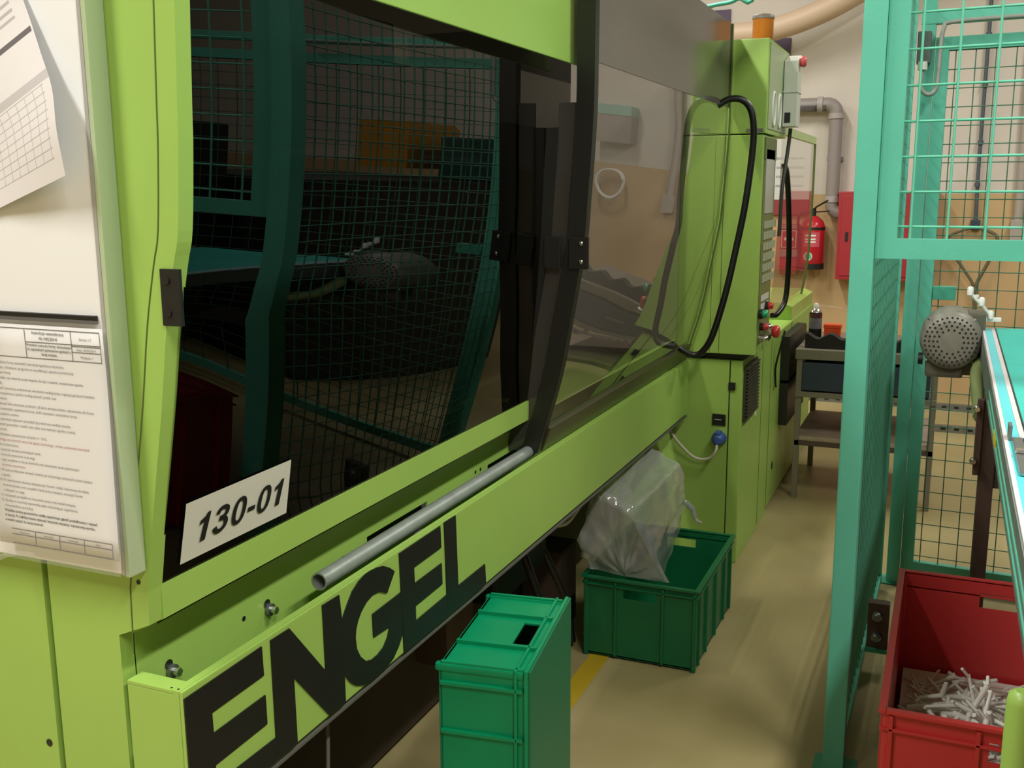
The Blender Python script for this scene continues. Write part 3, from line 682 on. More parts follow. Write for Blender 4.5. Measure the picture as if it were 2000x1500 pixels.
def make_crate(name, label, dims, m, Mx, loc, group=None, **kw):
    t = thing(name, label, 'crate', loc, group)
    b_, r_, q_ = crate(*dims, **kw)
    for nm, mb in [('body', b_), ('rim', r_)] + [('rib', k) for k in q_]: place(mb, Mx).build(nm, m, t)
    return t
# upright green crate: stands on its short end, base towards the aisle
ang = math.radians(8)
Mx = Matrix.Translation((-.947, 1.935, .30)) @ Matrix.Rotation(ang, 4, 'Z') @ Matrix(((0, 0, 1, 0), (1, 0, 0, 0), (0, 1, 0, 0), (0, 0, 0, 1)))
c1 = thing('crate', 'bright green crate standing on end below the black letters, flat lid to the aisle', 'crate', (-.85, 1.935, 0), 'green stacking crates')
b_, r_, q_ = crate(.60, .40, .20, holeH=.036)
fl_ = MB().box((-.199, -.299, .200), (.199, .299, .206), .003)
for nm, mb in [('body', b_), ('rim', r_), ('lid', fl_)] + [('rib', k) for k in q_]: place(mb, Mx).build(nm, CRATE if nm != 'lid' else mat('shaded_lid_plastic', '#0a7048', .45), c1)  # lid green is darkened to paint in shade on the aisle side
# crate with the plastic bag
make_crate('crate', 'green open crate with shade-darkened colour on the floor holding a grey plastic bag', (.60, .40, .285), CRATE_SHADED, Matrix.Translation((-.862, 3.368, 0)), (-.862, 3.368, 0), 'green stacking crates')
# red crate
make_crate('crate', 'large red open crate with white plastic scraps beside the teal fence', (.82, .60, .55), RED, Matrix.Translation((.232, 2.385, 0)), (.232, 2.385, 0), None, rim=.045, holeW=.2, holeH=.04)
rl_ = MB().box((.075, 1.979, .34), (.30, 1.985, .452), .001).build('paper_label', mat('buff_label', '#b9a58e', .6))
attach(rl_, [o for o in bpy.data.objects if o.get('label', '').startswith('large red')][0])

# plastic bag over the chute
def bag():
    V = Vector
    def ring(t):
        # front and back profiles: bottom left, left, top left, top right, right, bottom right
        F = [V((-1.045, 3.095, .30)), V((-1.085, 3.07, .40)), V((-1.01, 3.06, .585)), V((-.885, 3.06, .527)), V((-.83, 3.075, .41)), V((-.765, 3.095, .29))]
        B = [V((-1.03, 3.60, .33)), V((-1.06, 3.62, .45)), V((-.985, 3.60, .622)), V((-.862, 3.60, .556)), V((-.835, 3.60, .43)), V((-.84, 3.56, .33))]
        s_ = t; P = [f.lerp(b, s_) for f, b in zip(F, B)]
        # the right foot swings in behind the front corner
        P[5].x -= .05 * math.sin(min(1, t * 2) * PI / 2) * (1 - t); P[5].z += -.03 * math.sin(PI * t)
        out = []
        for i in range(5):
            for k in range(9): out.append(P[i].lerp(P[i + 1], k / 9))
        return out + [P[5]]
    def crease(p, n_):
        h = noise.noise(V((p.x * 11, p.y * 7, p.z * 11))) * .014
        h += abs(noise.noise(V((p.x * 26 + 5, p.y * 6, p.z * 26)))) * .016 + abs(noise.noise(V((p.x * 45, p.y * 30, p.z * 45 + 3)))) * .008
        return p + n_ * (h - .008)
    rows = []; c = V((-.95, 3.33, .40))
    # inner rings close the front, then run back
    fr = ring(0); fc = V((-.915, 3.085, .292))
    for k in range(9):
        s_ = (k + .02) / 9; rows.append([crease(fc.lerp(p, s_), V((.2, -1, .1)).normalized() * (1 if s_ < .95 else .4)) for p in fr])
    for k in range(15):
        t = k / 14; rows.append([crease(p, V((p.x - c.x, -.15 * (1 - t), (p.z - c.z) * 1.2)).normalized()) for p in ring(t)])
    for r in rows:
        for p in r:
            if p.z < .31 and p.y > 3.075: p.y = max(p.y, 3.095)
    m = MB().grid(rows)
    # twisted tail at the back right
    m.tube(spline([(-.84, 3.58, .42), (-.812, 3.60, .385), (-.80, 3.60, .35), (-.775, 3.60, .335)], 4), [.006, .012, .010, .014, .011, .009, .012, .008, .006, .008, .005, .006, .003], 6)
    return m
bg = tag(bag().build('plastic_bag', FILM), 'crumpled grey translucent plastic bag hanging from under the machine into the green crate', 'bag')
tag(MB().tube(spline([(-1.0, 2.62, .61), (-1.0, 2.70, .58), (-1.005, 2.80, .565), (-1.0, 2.92, .60), (-.99, 3.0, .66)], 6), .006, 8).build('looped_cable', WHITECABLE), 'grey white cable looped below the apron left of the plastic bag', 'cable')
tag(MB().tube(spline([(-1.02, 1.5, .62), (-.99, 1.44, .45), (-.985, 1.36, .30), (-.98, 1.25, .02)], 6), .004, 8).build('hanging_cable', mat('grey_cable', '#55544e', .5)), 'thin grey cable hanging under the letter N to the floor', 'cable')
tag(MB().tube(spline([(-1.28, 1.6, .02), (-1.15, 1.68, .10), (-1.02, 1.75, .14), (-.97, 1.9, .2)], 6), .006, 8).build('floor_cable', MATS['grey_cable']), 'grey cable on the floor behind the upright green crate', 'cable')

# white sprues in the red crate
def sprue(kind):
    m = MB()
    if kind == 0:
        m.tube([(-.055, 0, 0), (.055, 0, .004)], [.0045, .003], 6); m.tube([(-.01, 0, 0), (.012, .03, .006)], .003, 6); m.tube([(.02, 0, .002), (.035, -.028, .006)], .003, 6)
    elif kind == 1:
        m.tube([(-.05, 0, 0), (0, 0, .003), (.05, .006, 0)], [.005, .0045, .0028], 6); m.tube([(0, 0, .003), (0, 0, .03)], [.005, .0035], 6); m.tube([(.045, .006, 0), (.06, .02, .002)], .003, 6); m.tube([(-.05, 0, 0), (-.06, -.014, .003)], .003, 6)
    else:
        m.tube([(-.045, -.01, 0), (0, .008, .002), (.045, -.01, 0)], .0042, 6); m.tube([(0, .008, .002), (0, .045, .002)], [.0042, .003], 6); m.box((-.006, .042, -.002), (.006, .052, .006), .001)
    return m
protos = [sprue(k).build('plastic_sprue', SPRUE) for k in range(3)]
def put(i, x, y, z, rz, rx, ry, s, label, group):
    o = protos[i % 3] if not protos[i % 3].get('label') else protos[i % 3].copy()
    if not o.users_collection: COL.objects.link(o)
    o.location = (x, y, z); o.rotation_euler = (rx, ry, rz); o.scale = (s, s, s)
    return tag(o, label, 'plastic scrap', group)
hz = MB()
for k in range(300):
    x = random.uniform(-.035, .50); y = random.uniform(2.03, 2.72); zz = .30 + .08 * math.exp(-((x - .12) ** 2 + (y - 2.25) ** 2) / .05) + random.uniform(-.012, .010)
    a = random.uniform(0, PI); b = random.uniform(-.5, .5); L_ = random.uniform(.02, .045)
    d = Vector((math.cos(a) * math.cos(b), math.sin(a) * math.cos(b), math.sin(b))) * L_
    x = min(.48, max(-.0, x)); y = min(2.70, max(2.06, y))
    hz.tube([Vector((x, y, zz)) - d, Vector((x, y, zz)) + d], random.uniform(.003, .0055), 5)
hz.box((-.04, 2.0, .016), (.50, 2.76, .285))
hp_ = hz.build('scrap_heap', SPRUE); tag(hp_, 'heap of white plastic scraps filling the red crate', 'scrap heap', kind='stuff')
k = 0
for i in range(34):
    x = random.uniform(.03, .24); y = random.uniform(2.09, 2.42)
    zz = .315 + .085 * math.exp(-((x - .12) ** 2 + (y - 2.25) ** 2) / .05)
    put(i, x, y, zz + (.03 if i % 2 else .008), random.uniform(0, 6.28), random.uniform(-.6, .6), random.uniform(-1.25, 1.25) if i % 2 else random.uniform(-.4, .4), random.uniform(1.1, 1.65), 'ivory plastic sprue on top of the heap in the red crate', 'sprues in the red crate')

# ------------------------------------------------------------------ teal safety fence
FY = 2.67
FP = thing('fence_post', 'near square teal steel fence post standing in the aisle', 'post', (-.195, FY, 0))
MB().box((-.224, FY - .03, .006), (-.170, FY + .03, 2.9), .004).build('post_tube', TEAL, FP)
MB().box((-.25, FY - .06, 0), (-.14, FY + .06, .006)).build('foot_plate', TEAL_D, FP)
MB().cyl((-.197, FY, 2.9), (-.197, FY, 2.906), .02, 12).build('post_cap', RUBBER, FP)
def mesh_panel(root, P0, U, w, h, s, fr, wr, wm, fm, zoff=0, stile=True, rails=(0, 1), mid=None):
    """framed wire mesh. P0 lower corner, U horizontal unit direction"""
    P0, U = Vector(P0), Vector(U).normalized(); Nn = Vector((-U.y, U.x, 0)); Z = Vector((0, 0, 1))
    def bar(u0, u1, z0, z1, nm):
        m = MB(); t_ = .015
        vs = [P0 + U * u + Nn * d + Z * z for u in (u0, u1) for d in (-t_, t_) for z in (z0, z1)]
        m.add(vs, [(0, 1, 3, 2), (4, 6, 7, 5), (0, 4, 5, 1), (2, 3, 7, 6), (0, 2, 6, 4), (1, 5, 7, 3)])
        return m.build(nm, fm, root)
    bar(0, fr, 0, h, 'frame_stile'); bar(w - fr, w, 0, h, 'frame_stile')
    bar(fr, w - fr, 0, fr, 'frame_rail'); bar(fr, w - fr, h - fr, h, 'frame_rail')
    if mid: bar(fr, w - fr, mid, mid + fr, 'frame_rail')
    m = MB(); u = fr + s * .35
    while u < w - fr:
        a = P0 + U * u - Nn * .004; m.rod(a + Z * (fr * .6), a + Z * (h - fr * .6), wr); u += s
    z = fr + s * .35
    while z < h - fr:
        a = P0 + Z * z + Nn * .0015 - Nn * .0005; m.rod(a + U * (fr * .6), a + U * (w - fr * .6), wr); z += s
    stuff(m.build('wire_mesh', wm, root))
FR = thing('mesh_panel', 'upper teal mesh gate panel facing the camera beside the near post', 'fence panel', (.4, FY, 1.38))
a6 = math.radians(-3)
mesh_panel(FR, (-.168, FY, 1.38), (math.cos(a6), math.sin(a6), 0), 1.0, 1.5, .082, .048, .003, WIRE, TEAL)
SP_ = thing('mesh_panel', 'long narrow teal mesh panel running back from the near post along the aisle', 'fence panel', (-.19, 3.4, .03))
mesh_panel(SP_, (-.192, FY + .035, .03), (0.012, 1, 0), 1.36, 2.6, .06, .036, .0022, mat('shaded_teal_wire', '#4c9076', .5), TEAL)  # teal of these wires dulled, their unlit side put into the colour
FPF = thing('fence_post', 'far square teal fence post behind the narrow mesh panel', 'post', (-.12, 4.17, 0))
MB().box((-.148, 4.14, .006), (-.10, 4.2, 2.9), .004).build('post_tube', TEAL, FPF)
MB().box((-.17, 4.12, 0), (-.08, 4.22, .006)).build('foot_plate', TEAL_D, FPF)
FB = thing('mesh_panel', 'tall teal mesh panel across the back behind the grey motor', 'fence panel', (.6, 4.17, .03))
mesh_panel(FB, (-.097, 4.17, .05), (math.cos(math.radians(-4)), math.sin(math.radians(-4)), 0), 1.1, 2.03, .066, .046, .0019, WIRE_F, TEAL, mid=None)
MB().box((-.05, 4.145, 1.135), (.03, 4.175, 1.185), .003).build('bracket_plate', TEAL_D, FB)
tb = thing('cross_bar', 'teal horizontal bar above the back mesh panel', 'bar', (.6, 4.17, 2.14))
place(MB().box((0, -.02, 2.125), (1.1, .02, 2.165), .003), Matrix.Translation((-.15, 4.16, 0)) @ Matrix.Rotation(math.radians(-4), 4, 'Z')).build('bar_tube', TEAL, tb)
# fixing clamp low on the side panel
CL = thing('fence_clamp', 'rusty clamp with bolts joining the fence panels behind the red crate', 'clamp', (-.15, 3.38, .1))
MB().box((-.165, 3.30, .08), (-.10, 3.34, .24), .004).build('clamp_body', RUST, CL)
for z in (.20, .13): MB().lathe([(.016, 0), (.016, .02), (.01, .028)], (-.135, 3.30, z), '-Y', 12).build('bolt', STEEL, CL)
MB().box((-.168, 3.29, .075), (-.085, 3.35, .088)).build('clamp_plate', TEAL_D, CL)
# limit switch and cable on the gate
LS = thing('limit_switch', 'dark safety switch on the teal far post with a grey cable', 'switch', (-.13, 4.1, 2.0))
MB().box((-.158, 4.08, 1.985), (-.112, 4.138, 2.095), .004).build('switch_body', mat('switch_grey', '#4c5550', .5), LS)
MB().cyl((-.136, 4.085, 1.962), (-.136, 4.085, 1.99), .017, 12).build('switch_gland', TERM, LS)
MB().tube(spline([(-.136, 4.085, 1.96), (-.136, 4.08, 1.90), (-.11, 4.07, 1.875), (-.084, 4.07, 1.90), (-.080, 4.08, 2.02), (-.074, 4.09, 2.10), (-.04, 4.09, 2.122), (.2, 4.07, 2.125), (.5, 4.05, 2.13)], 6), .008, 8).build('switch_cable', mat('cable_grey', '#8b8f86', .5), LS)

# ------------------------------------------------------------------ conveyor
CV = thing('conveyor', 'belt conveyor with teal belt and aluminium side rail, right of the fence', 'conveyor', (.5, 1.5, 0))
CX, CZ, CYE, CYN = .118, 1.08, 3.78, -1.2
CW = .62
MB().box((CX + .042, CYN, CZ - .004), (CX + CW - .042, CYE + .03, CZ), .001).build('belt', BELT, CV)
MB().box((CX + .044, CYN, CZ - .02), (CX + CW - .044, CYE, CZ - .006)).build('belt_bed', STEEL, CV)
MB().lathe([(.028, -CW / 2 + .045), (.028, CW / 2 - .045)], (CX + CW / 2, CYE + .006, CZ - .032), 'X', 20).build('end_roller', BELT, CV)
for s, xo in ((1, CX), (-1, CX + CW)):
    x_ = lambda d: xo + s * d
    pr = MB()
    pr.box((x_(-.004), CYN, CZ - .085), (x_(.040), CYE, CZ), .001)
    side = pr.build('side_rail', ALU, CV)
    for z0 in (CZ - .036, CZ - .062): MB().box((x_(-.006), CYN, z0), (x_(-.0035), CYE - 1.0, z0 + .006)).build('slot_strip', TEAL, side)
    MB().box((x_(-.001), CYN, CZ), (x_(.006), CYE, CZ + .003)).build('edge_strip', PALE, side)
    MB().box((x_(.006), CYN, CZ), (x_(.027), CYE, CZ + .0018)).build('cover_strip', STRIP, side)
    MB().box((x_(.027), CYN, CZ), (x_(.037), CYE, CZ + .003)).build('edge_strip', PALE, side)
    MB().box((x_(.038), CYN, CZ), (x_(.041), CYE, CZ + .002)).build('edge_gap', BLACK, side)
# legs
for x in (CX + .005, CX + CW - .045):
    for y in (3.28, 1.0):
        if y == 1.0 and x < .3: continue
        MB().box((x, y, 0), (x + .043, y + .045, CZ - .095 if y > 2 else CZ - .09), .003).build('leg', RUST, CV)
MB().box((CX + .045, 3.29, .66), (CX + CW - .045, 3.32, .745)).build('cross_brace', mat('brace_grey', '#5b5a58', .5, .4), CV)
lgp = MB().box((CX - .012, 3.27, .70), (CX + .006, 3.30, .93), .002).build('leg_bracket', RUST, CV)
for z in (.905, .745): MB().lathe([(.012, 0), (.012, .01), (.008, .018)], (CX - .012, 3.268, z), '-Y', 6).build('bolt', CHROME, lgp)
MB().tube(spline([(CX + .01, 3.70, 1.0), (CX - .012, 3.6, .96), (CX - .006, 3.5, .90), (CX - .002, 3.4, .88), (CX - .002, 3.32, .87)], 6), .020, 8).build('drive_hose', LEAF, CV)
MB().box((CX + .004, 3.36, .88), (CX + .04, 3.72, .99), .004).build('drive_guard', BLACK, CV)
# stainless bracket and hinge on the top
sb_ = MB().box((CX + .012, 1.82, CZ + .003), (CX + .15, 2.08, CZ + .010), .002).build('top_bracket', STAIN, CV)
MB().box((CX + .010, 1.95, CZ + .010), (CX + .15, 1.962, CZ + .02), .004).build('bracket_fold', CHROME, sb_)
MB().box((CX + .006, 2.08, CZ + .001), (CX + .012, 2.12, CZ + .03)).build('bracket_tab', STEEL, sb_)
for x, y in ((.155, 2.05), (.155, 2.0), (.155, 1.90), (.15, 1.87), (.19, 2.05), (.19, 1.9)): MB().lathe([(.008, 0), (.008, .004), (.005, .008)], (x, y, CZ + .010), 'Z', 8).build('bolt', CHROME, sb_)
MB().box((CX + .02, 1.853, CZ + .002), (CX + .12, 1.862, CZ + .009), .001).build('bracket_edge', BLACK, sb_)
# yellow scrape on the rail
MB().box((CX - .0065, 2.27, CZ - .062), (CX - .0045, 2.37, CZ - .04), .0005).build('paint_mark', mat('yellow_mark', '#c8b820', .5), CV)
# white clamp on the far end
wb_ = MB().tube([(.068, 3.72, 1.205), (.112, 3.73, 1.16), (.145, 3.75, 1.118)], .006, 8).build('white_stay', WHITE, CV)
MB().box((.100, 3.742, 1.108), (.172, 3.756, 1.122), .003).build('white_bar', WHITE, wb_)
for p in ((.071, 3.72, 1.205), (.108, 3.73, 1.17), (.138, 3.745, 1.125)): MB().lathe([(.010, -.008), (.010, .016), (.006, .02)], p, 'Z', 10).build('white_nut', WHITE, wb_)
MB().box((.071, 3.722, 1.188), (.098, 3.73, 1.198), .002).build('white_tab', WHITE, wb_)
# motor
mo = (.022, 3.62, 1.052)
mt = MB().lathe([(.0, -.012), (.060, -.012), (.085, -.006), (.094, .01), (.097, .05), (.097, .21), (.06, .22)], mo, 'Y', 40).build('motor', MOTOR, CV)
holes_ = MB()
for r, n_ in ((.040, 14), (.053, 20), (.066, 26), (.079, 32)):
    rr = []
    for k in range(n_):
        a = 2 * PI * k / n_; c = Vector((mo[0] + r * math.cos(a), mo[1] - (.0135 if r < .06 else .0135 - (r - .06) * .26), mo[2] + r * math.sin(a)))
        holes_.cyl(c, c + Vector((0, .004, 0)), .0035, 8)
stuff(holes_.build('vent_holes', BLACK, mt))
for k in range(4):
    a = PI / 4 + k * PI / 2; MB().cyl((mo[0] + .094 * math.cos(a), 3.65, mo[2] + .094 * math.sin(a)), (mo[0] + .102 * math.cos(a), 3.65, mo[2] + .102 * math.sin(a)), .006, 8).build('cover_screw', STEEL, mt)
MB().box((-.052, 3.65, .925), (.066, 3.8, .99), .012).build('terminal_box', mat('motor_dark', '#5a5748', .5), mt)
MB().box((.06, 3.66, .935), (.118, 3.76, .985), .01).build('gearbox_neck', MATS['motor_dark'], mt)
MB().box((.07, 3.70, 1.0), (.125, 3.82, 1.14), .008).build('gearbox', MATS['motor_dark'], mt)
MB().cyl((-.075, 3.66, .985), (-.06, 3.66, .985), .02, 12).build('cable_gland', BLACK, mt)
# scraps carried on the belt (seen in the dark window)
for i in range(14):
    x, y = random.gauss(.36, .05), random.choice((1.30, 2.45)) + random.gauss(0, .06)
    put(i, x, y, CZ + .006, random.uniform(0, 6.28), 0, 0, 1.5, 'ivory plastic sprue lying on the teal conveyor belt', 'sprues on the conveyor')
cb_ = thing('paper_box', 'flat pale paper tray on the conveyor belt', 'tray', (.4, 1.5, CZ))
MB().box((.26, 1.60, CZ + .001), (.55, 1.95, CZ + .006)).build('tray_base', PAPER, cb_)
MB().box((.545, 1.60, CZ + .006), (.55, 1.95, CZ + .09)).build('tray_side', PAPER, cb_)

# lime bar in the right corner
LB = thing('lime_post', 'short lime green round ended post in the lower right corner', 'post', (.16, 1.70, 0))
MB().lathe([(.024, 0), (.024, .735), (.021, .75), (.012, .756)], (.155, 1.70, .008), 'Z', 20).build('post_tube', GREEN, LB)
MB().lathe([(.06, 0), (.06, .008)], (.155, 1.70, 0), 'Z', 20).build('foot', GREEN, LB)

# ------------------------------------------------------------------ tool table and what is on it
TT = thing('tool_table', 'steel tool table with navy drawer and lower shelf behind the control cabinet', 'table', (-.35, 5.5, 0))
for x in (-.665, -.04):
    for y in (5.18, 5.83): MB().box((x, y, 0), (x + .028, y + .028, .715), .002).build('leg', mat('grey_angle_steel', '#857f70', .5, .3), TT)
MB().box((-.672, 5.17, .715), (-.005, 5.87, .765), .004).build('tabletop', MATS['grey_angle_steel'], TT)
dr = MB().box((-.635, 5.172, .56), (-.045, 5.80, .70), .004).build('drawer', NAVY, TT)
MB().box((-.40, 5.158, .63), (-.28, 5.172, .642), .002).build('drawer_handle', STEEL, dr)
MB().box((-.665, 5.17, .525), (-.012, 5.86, .552), .002).build('under_rail', MATS['grey_angle_steel'], TT)
MB().box((-.660, 5.185, .30), (-.012, 5.85, .322), .002).build('lower_shelf', WOOD, TT)
for y in (5.18, 5.84): MB().box((-.660, y, .275), (-.012, y + .018, .30)).build('shelf_rail', RUST, TT)
foam = MB(); nf = 40
pf = [(-.635, .766)] + [(-.635 + .60 * k / nf, .825 + .014 * math.cos(k * 2 * PI / 8)) for k in range(nf + 1)] + [(-.035, .766)]
foam.prism(pf, 'Y', 5.22, 5.30)
tag(foam.build('foam_insert', FOAM), 'black wavy foam strip on the front of the tool table', 'foam')
SCN = thing('spray_can', 'black and grey spray can with white cap behind the wavy foam', 'can', (-.61, 5.42, .766))
cx_, cy_ = -.612, 5.42
MB().lathe([(.030, 0), (.032, .004), (.032, .150), (.030, .156)], (cx_, cy_, .767), 'Z', 24).build('can_body', BLACK, SCN)
MB().lathe([(.0325, 0), (.0325, .055)], (cx_, cy_, .84), 'Z', 24).build('can_label', mat('can_label', '#77737a', .4), SCN)
MB().lathe([(.0324, 0), (.0324, .018)], (cx_, cy_, .898), 'Z', 24).build('can_band', mat('can_red', '#5e2a30', .4), SCN)
MB().lathe([(.030, 0), (.022, .018), (.012, .022)], (cx_, cy_, .922), 'Z', 24).build('can_shoulder', CHROME, SCN)
MB().lathe([(.012, 0), (.012, .022), (.006, .026)], (cx_, cy_, .944), 'Z', 16).build('nozzle', WHITE, SCN)
MB().cyl((cx_ + .005, cy_, .958), (cx_ + .13, cy_ + .02, .947), .0015, 6).build('straw', WHITE, SCN)
OC = thing('orange_box', 'small orange box behind the wavy foam on the tool table', 'box', (-.53, 5.42, .766))
MB().box((-.565, 5.39, .767), (-.485, 5.45, .845), .006).build('box_body', ORANGE, OC)
MB().box((-.568, 5.387, .845), (-.482, 5.453, .865), .004).build('box_lid', ORANGE, OC)

# ------------------------------------------------------------------ back wall fittings
def extinguisher(x, y, z, r, h, label):
    t = thing('fire_extinguisher', label, 'extinguisher', (x, y, z))
    MB().lathe([(r * .9, 0), (r, .01), (r, h * .8), (r * .85, h * .9), (r * .35, h)], (x, y, z), 'Z', 28).build('cylinder', EXT, t)
    MB().lathe([(r * 1.05, 0), (r * 1.05, h * .11)], (x, y, z - .005), 'Z', 28).build('foot_ring', BLACK, t)
    MB().lathe([(r * 1.02, 0), (r * 1.02, h * .05)], (x, y, z + h * .74), 'Z', 28).build('strap', BLACK, t)
    vl = MB().cyl((x, y, z + h), (x, y, z + h + .06), .016, 12).build('valve', BLACK, t)
    MB().tube([(x, y, z + h + .05), (x + .02, y - .05, z + h + .07), (x + .11, y - .11, z + h + .12)], .007, 6).build('lever', BLACK, vl)
    MB().tube([(x, y, z + h + .03), (x + .12, y - .08, z + h + .04)], .006, 6).build('carry_handle', BLACK, vl)
    MB().tube(spline([(x - .02, y - .03, z + h + .03), (x - r * 1.2, y - .05, z + h), (x - r * 1.1, y - .04, z + h * .5), (x - r * 1.05, y - .04, z + h * .2)], 6), .010, 8).build('hose', RUBBER, t)
    n_ = 10; pts = [(x + (r + .002) * math.sin(a), y - (r + .002) * math.cos(a)) for a in [-.7 + 1.4 * k / n_ for k in range(n_ + 1)]]
    lb = MB().grid([[(p[0], p[1], z + hh) for p in pts] for hh in (h * .42, h * .70)]).build('label', mat('ext_label', '#c9505e', .5), t)
    pts2 = [(x + (r + .004) * math.sin(a), y - (r + .004) * math.cos(a)) for a in [-.55 + .9 * k / n_ for k in range(n_ + 1)]]
    for zz in (.62, .55, .50): MB().grid([[(p[0], p[1], z + h * zz + d) for p in pts2] for d in (0, .012)]).build('print_band', WHITE, lb)
    c = (x - .02, y - r - .003, z + h * .24)
    MB().lathe([(.034, 0), (.034, .002)], c, '-Y', 20).build('round_badge', mat('badge_pale', '#b9c9b4', .5), t)
    MB().lathe([(.024, 0), (.024, .002)], (c[0], c[1] - .002, c[2]), '-Y', 20).build('round_badge', mat('badge_green', '#4fa57c', .5), t)
    MB().box((x - .03, y + r * .9, z + h * .5), (x + .03, 8.4, z + h * .9)).build('wall_bracket', BLACK, t)
    return t
extinguisher(-.985, 8.27, .935, .088, .40, 'red fire extinguisher with pink label on the back wall beside the grey pipe')
FA = thing('first_aid_box', 'red wall box with white cross panel and grey strap, seen through the clear guard', 'first aid box', (-1.16, 8.3, .88))
MB().box((-1.23, 8.27, .88), (-1.10, 8.398, 1.27), .006).build('box_body', mat('box_red', '#b23336', .4), FA)
fp_ = MB().box((-1.222, 8.264, 1.09), (-1.108, 8.27, 1.225), .001).build('cross_panel', WHITE, FA)
MB().box((-1.216, 8.262, 1.096), (-1.114, 8.265, 1.219), .001).build('panel_field', MATS['box_red'], fp_)
for a_, b_ in (((-1.20, 1.147), (-1.13, 1.169)), ((-1.176, 1.118), (-1.154, 1.198))): MB().box((a_[0], 8.2595, a_[1]), (b_[0], 8.2625, b_[1])).build('cross_bar', WHITE, fp_)
MB().box((-1.234, 8.258, 1.02), (-1.096, 8.398, 1.075), .002).build('strap', mat('strap_grey', '#8b8b80', .5), FA)
MB().box((-1.234, 8.258, 1.235), (-1.096, 8.398, 1.265), .002).build('strap', MATS['strap_grey'], FA)
NB = thing('notice_board', 'white notice board with red band on the back wall above the extinguishers', 'notice board', (-1.2, 8.38, 1.3))
MB().box((-1.34, 8.37, 1.42), (-1.04, 8.398, 1.92), .003).build('board', mat('notice_white', '#cfd0cc', .5), NB)
MB().box((-1.34, 8.366, 1.34), (-1.04, 8.398, 1.46), .003).build('red_band', mat('notice_red', '#8c3538', .5), NB)
for k in range(4): MB().box((-1.30, 8.367, 1.56 + .07 * k), (-1.09, 8.3695, 1.575 + .07 * k)).build('print_line', mat('print_pale', '#a6a8a8', .6), NB)
HC = thing('hose_cabinet', 'red fire hose cabinet on the back wall half hidden by the fence post', 'cabinet', (-.6, 8.3, .88))
MB().box((-.80, 8.2, .86), (-.10, 8.398, 1.52), .006).build('cabinet_body', mat('hydrant_red', '#a32a33', .4), HC)
MB().box((-.775, 8.192, .89), (-.125, 8.2, 1.49), .002).build('cabinet_door', MATS['hydrant_red'], HC)
MB().box((-.74, 8.186, 1.15), (-.72, 8.194, 1.22), .002).build('door_handle', BLACK, HC)
wp = thing('wall_pipe', 'grey plastic drain pipe with two elbows on the back wall', 'pipe', (-.9, 8.3, 1.4))
pr_ = .05; yw = 8.30
pth = [(-2.2, yw, 2.17), (-.93, yw, 2.17)] + arc((-.93, yw, 2.10), .07, 90, 0, 6) + [(-.86, yw, 1.45)] + [(-.86, yw, 1.44)] + arc((-.80, yw, 1.42), .06, 180, 270, 6) + [(-.70, yw, 1.36)]
MB().tube(pth, pr_, 20).build('pipe_run', PVC, wp)
for p, q in (((-.96, yw, 2.17), (-1.0, yw, 2.17)), ((-.86, yw, 2.06), (-.86, yw, 2.10)), ((-.86, yw, 1.44), (-.86, yw, 1.485)), ((-.78, yw, 1.36), (-.74, yw, 1.36))):
    MB().cyl(p, q, .058, 20).build('pipe_collar', mat('pvc_pale', '#a39c96', .5), wp)
for z_ in (1.75,): MB().box((-.92, 8.34, z_), (-.80, 8.398, z_ + .03)).build('pipe_clip', STEEL, wp)
DU = MB().tube(spline([(-4.5, 8.0, 2.66), (-2.2, 8.05, 2.64), (-1.7, 8.08, 2.68), (-1.35, 8.08, 2.70), (-1.0, 8.08, 2.80), (-.7, 8.06, 2.94), (-.3, 8.05, 3.18), (.1, 8.05, 3.5), (.3, 8.05, 4.25)], 6), .085, 20).build('air_duct', BEIGE)
tag(DU, 'beige air duct curving up across the back wall', 'duct')
tag(MB().box((-1.97, 8.385, 2.56), (-1.70, 8.398, 2.92), .002).build('purple_poster', PURPLE), 'dark purple poster behind the top of the dark sheet door', 'poster')
pp = thing('purple_sign', 'purple sign with white V below the beige duct', 'sign', (-1.33, 8.39, 2.5))
MB().box((-1.46, 8.385, 2.44), (-1.232, 8.398, 2.68), .002).build('sign_plate', PURPLE, pp)
text('sign_letter', 'V', .09, (-1.325, 8.3845, 2.50), (1, 0, 0), (0, 0, 1), WHITE, pp, bold=.003)
gh = tag(MB().tube(spline([(-1.80, 6.5, 2.9), (-1.66, 6.5, 2.70), (-1.52, 6.5, 2.64), (-1.40, 6.5, 2.645), (-1.28, 6.5, 2.67), (-1.15, 6.5, 2.8), (-1.0, 6.5, 4.3)], 6), .013, 8).build('teal_hose', mat('teal_hose', '#3fa088', .4)), 'teal air hose looping down above the dark sheet door', 'hose')
cab1 = thing('drop_cable', 'dark blue cable running down the back wall behind the mesh', 'cable', (.15, 8.36, 1.3))
MB().tube([(.150, 8.36, 4.2), (.150, 8.36, 1.62), (.158, 8.36, 1.30)], .013, 8).build('cable_run', mat('slate_cable', '#4a545e', .5), cab1)
for z in (2.6, 2.25, 1.85, 1.55): MB().cyl((.150, 8.355, z), (.150, 8.355, z + .03), .02, 10).build('cable_clip', MATS['slate_cable'], cab1)
MB().box((.125, 8.345, 1.24), (.19, 8.398, 1.31), .004).build('plug', NAVY, cab1)
MB().tube(spline([(.15, 8.35, 1.26), (.0, 8.33, 1.2), (-.02, 8.33, 1.12), (.1, 8.33, .95), (.18, 8.33, .80), (.19, 8.33, .5)], 6), .010, 8).build('lead', mat('olive_lead', '#5f5b42', .6), cab1)
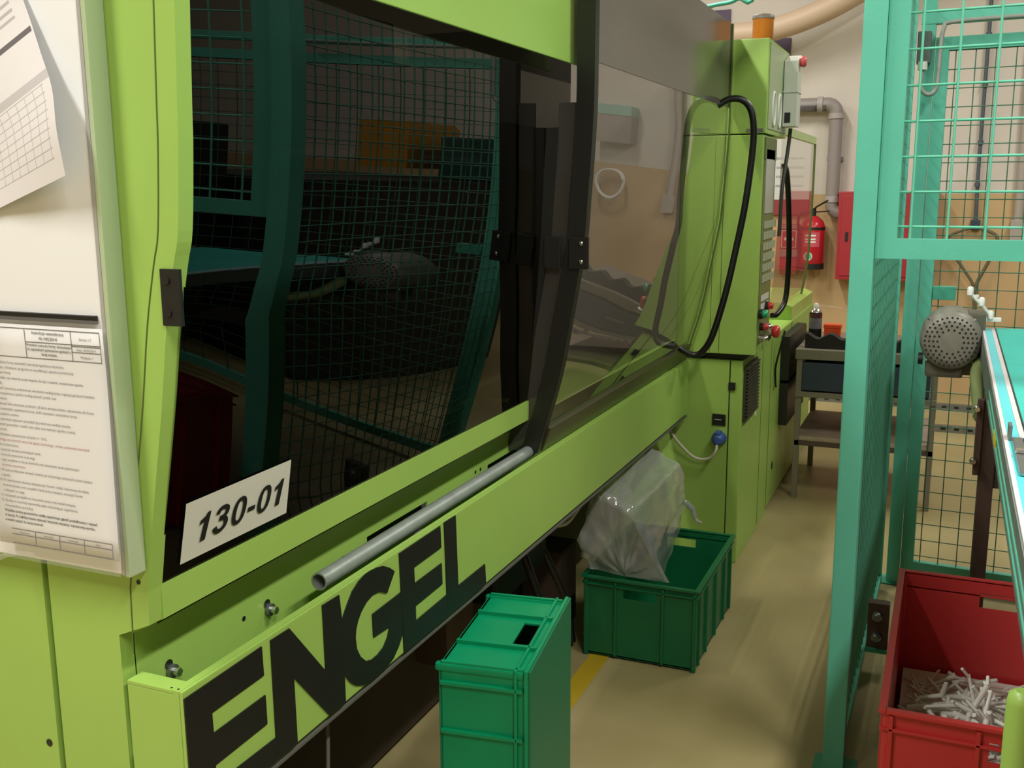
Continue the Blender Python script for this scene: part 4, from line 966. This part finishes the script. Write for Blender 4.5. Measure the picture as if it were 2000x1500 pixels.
MB().tube(spline([(.17, 8.35, 1.26), (.30, 8.33, 1.2), (.30, 8.33, 1.1), (.24, 8.33, .95), (.19, 8.33, .80), (.20, 8.33, .5)], 6), .012, 8).build('lead', mat('olive_lead', '#5f5b42', .6), cab1)
cd = thing('conduit', 'pale grey conduit pipe on the back wall at the right edge', 'pipe', (.42, 8.35, 1.2))
MB().tube([(.44, 8.35, 4.25), (.44, 8.35, 1.30)], .035, 14).build('conduit_run', mat('conduit_grey', '#a49a90', .5), cd)
MB().box((.39, 8.30, 1.16), (.49, 8.398, 1.31), .004).build('junction_box', MATS['conduit_grey'], cd)
# perforated rails on the floor near the back wall
for y, lb in ((7.70, 'far perforated steel rail on the floor by the back wall'), (6.98, 'near perforated steel rail on the floor behind the mesh')):
    r_ = thing('perforated_rail', lb, 'rail', (-.2, y, 0), 'perforated floor rails')
    MB().box((-.9, y, 0), (.9, y + .04, .045), .002).build('rail_body', STEEL, r_)
    for k in range(22): MB().box((-.86 + .08 * k, y - .001, .016), (-.83 + .08 * k, y + .0005, .032)).build('perforation', BLACK, r_)
# reflections: fittings on the wall and a neighbour machine right of the frame
WH = tag(MB().tube([(.95 + .12 * math.cos(a), 8.33 - .004 * a, 1.33 + .11 * math.sin(a)) for a in [k * 2 * PI / 24 for k in range(60)]], .010, 8).build('white_hose_coil', WHITE), 'white hose coil on the back wall, seen mirrored in the clear door', 'hose')
TK = thing('wall_unit', 'pale teal and grey wall unit seen mirrored in the clear door', 'wall unit', (.95, 8.3, 1.9))
MB().box((.80, 8.2, 1.72), (1.12, 8.398, 2.0), .006).build('unit_body', PVC, TK)
MB().box((.80, 8.19, 2.0), (1.12, 8.398, 2.12), .006).build('unit_cover', mat('unit_teal', '#7fb5a5', .5), TK)
NM = thing('neighbour_machine', 'dark machine with yellow box beyond the conveyor, seen mirrored in the dark window', 'machine', (1.9, 4.4, 0))
MB().box((1.08, .2, .0), (2.3, 4.6, 1.72), .01).build('body', NEIGH, NM)
MB().box((1.12, 2.6, 1.725), (1.9, 4.0, 2.1), .01).build('upper_box', NEIGH, NM)
MB().prism([(6.0, 1.50), (6.4, 1.50), (6.4, 1.80), (6.36, 1.84), (6.0, 1.84)], 'X', 1.10, 1.30).build('yellow_cover', YEL2, NM)
MB().box((.74, 6.0, 1.435), (.98, 6.5, 1.74), .01).build('green_cover', DKGRN, NM)
MB().box((.78, 4.62, 0), (1.6, 6.5, 1.43), .01).build('lower_body', NEIGH, NM)
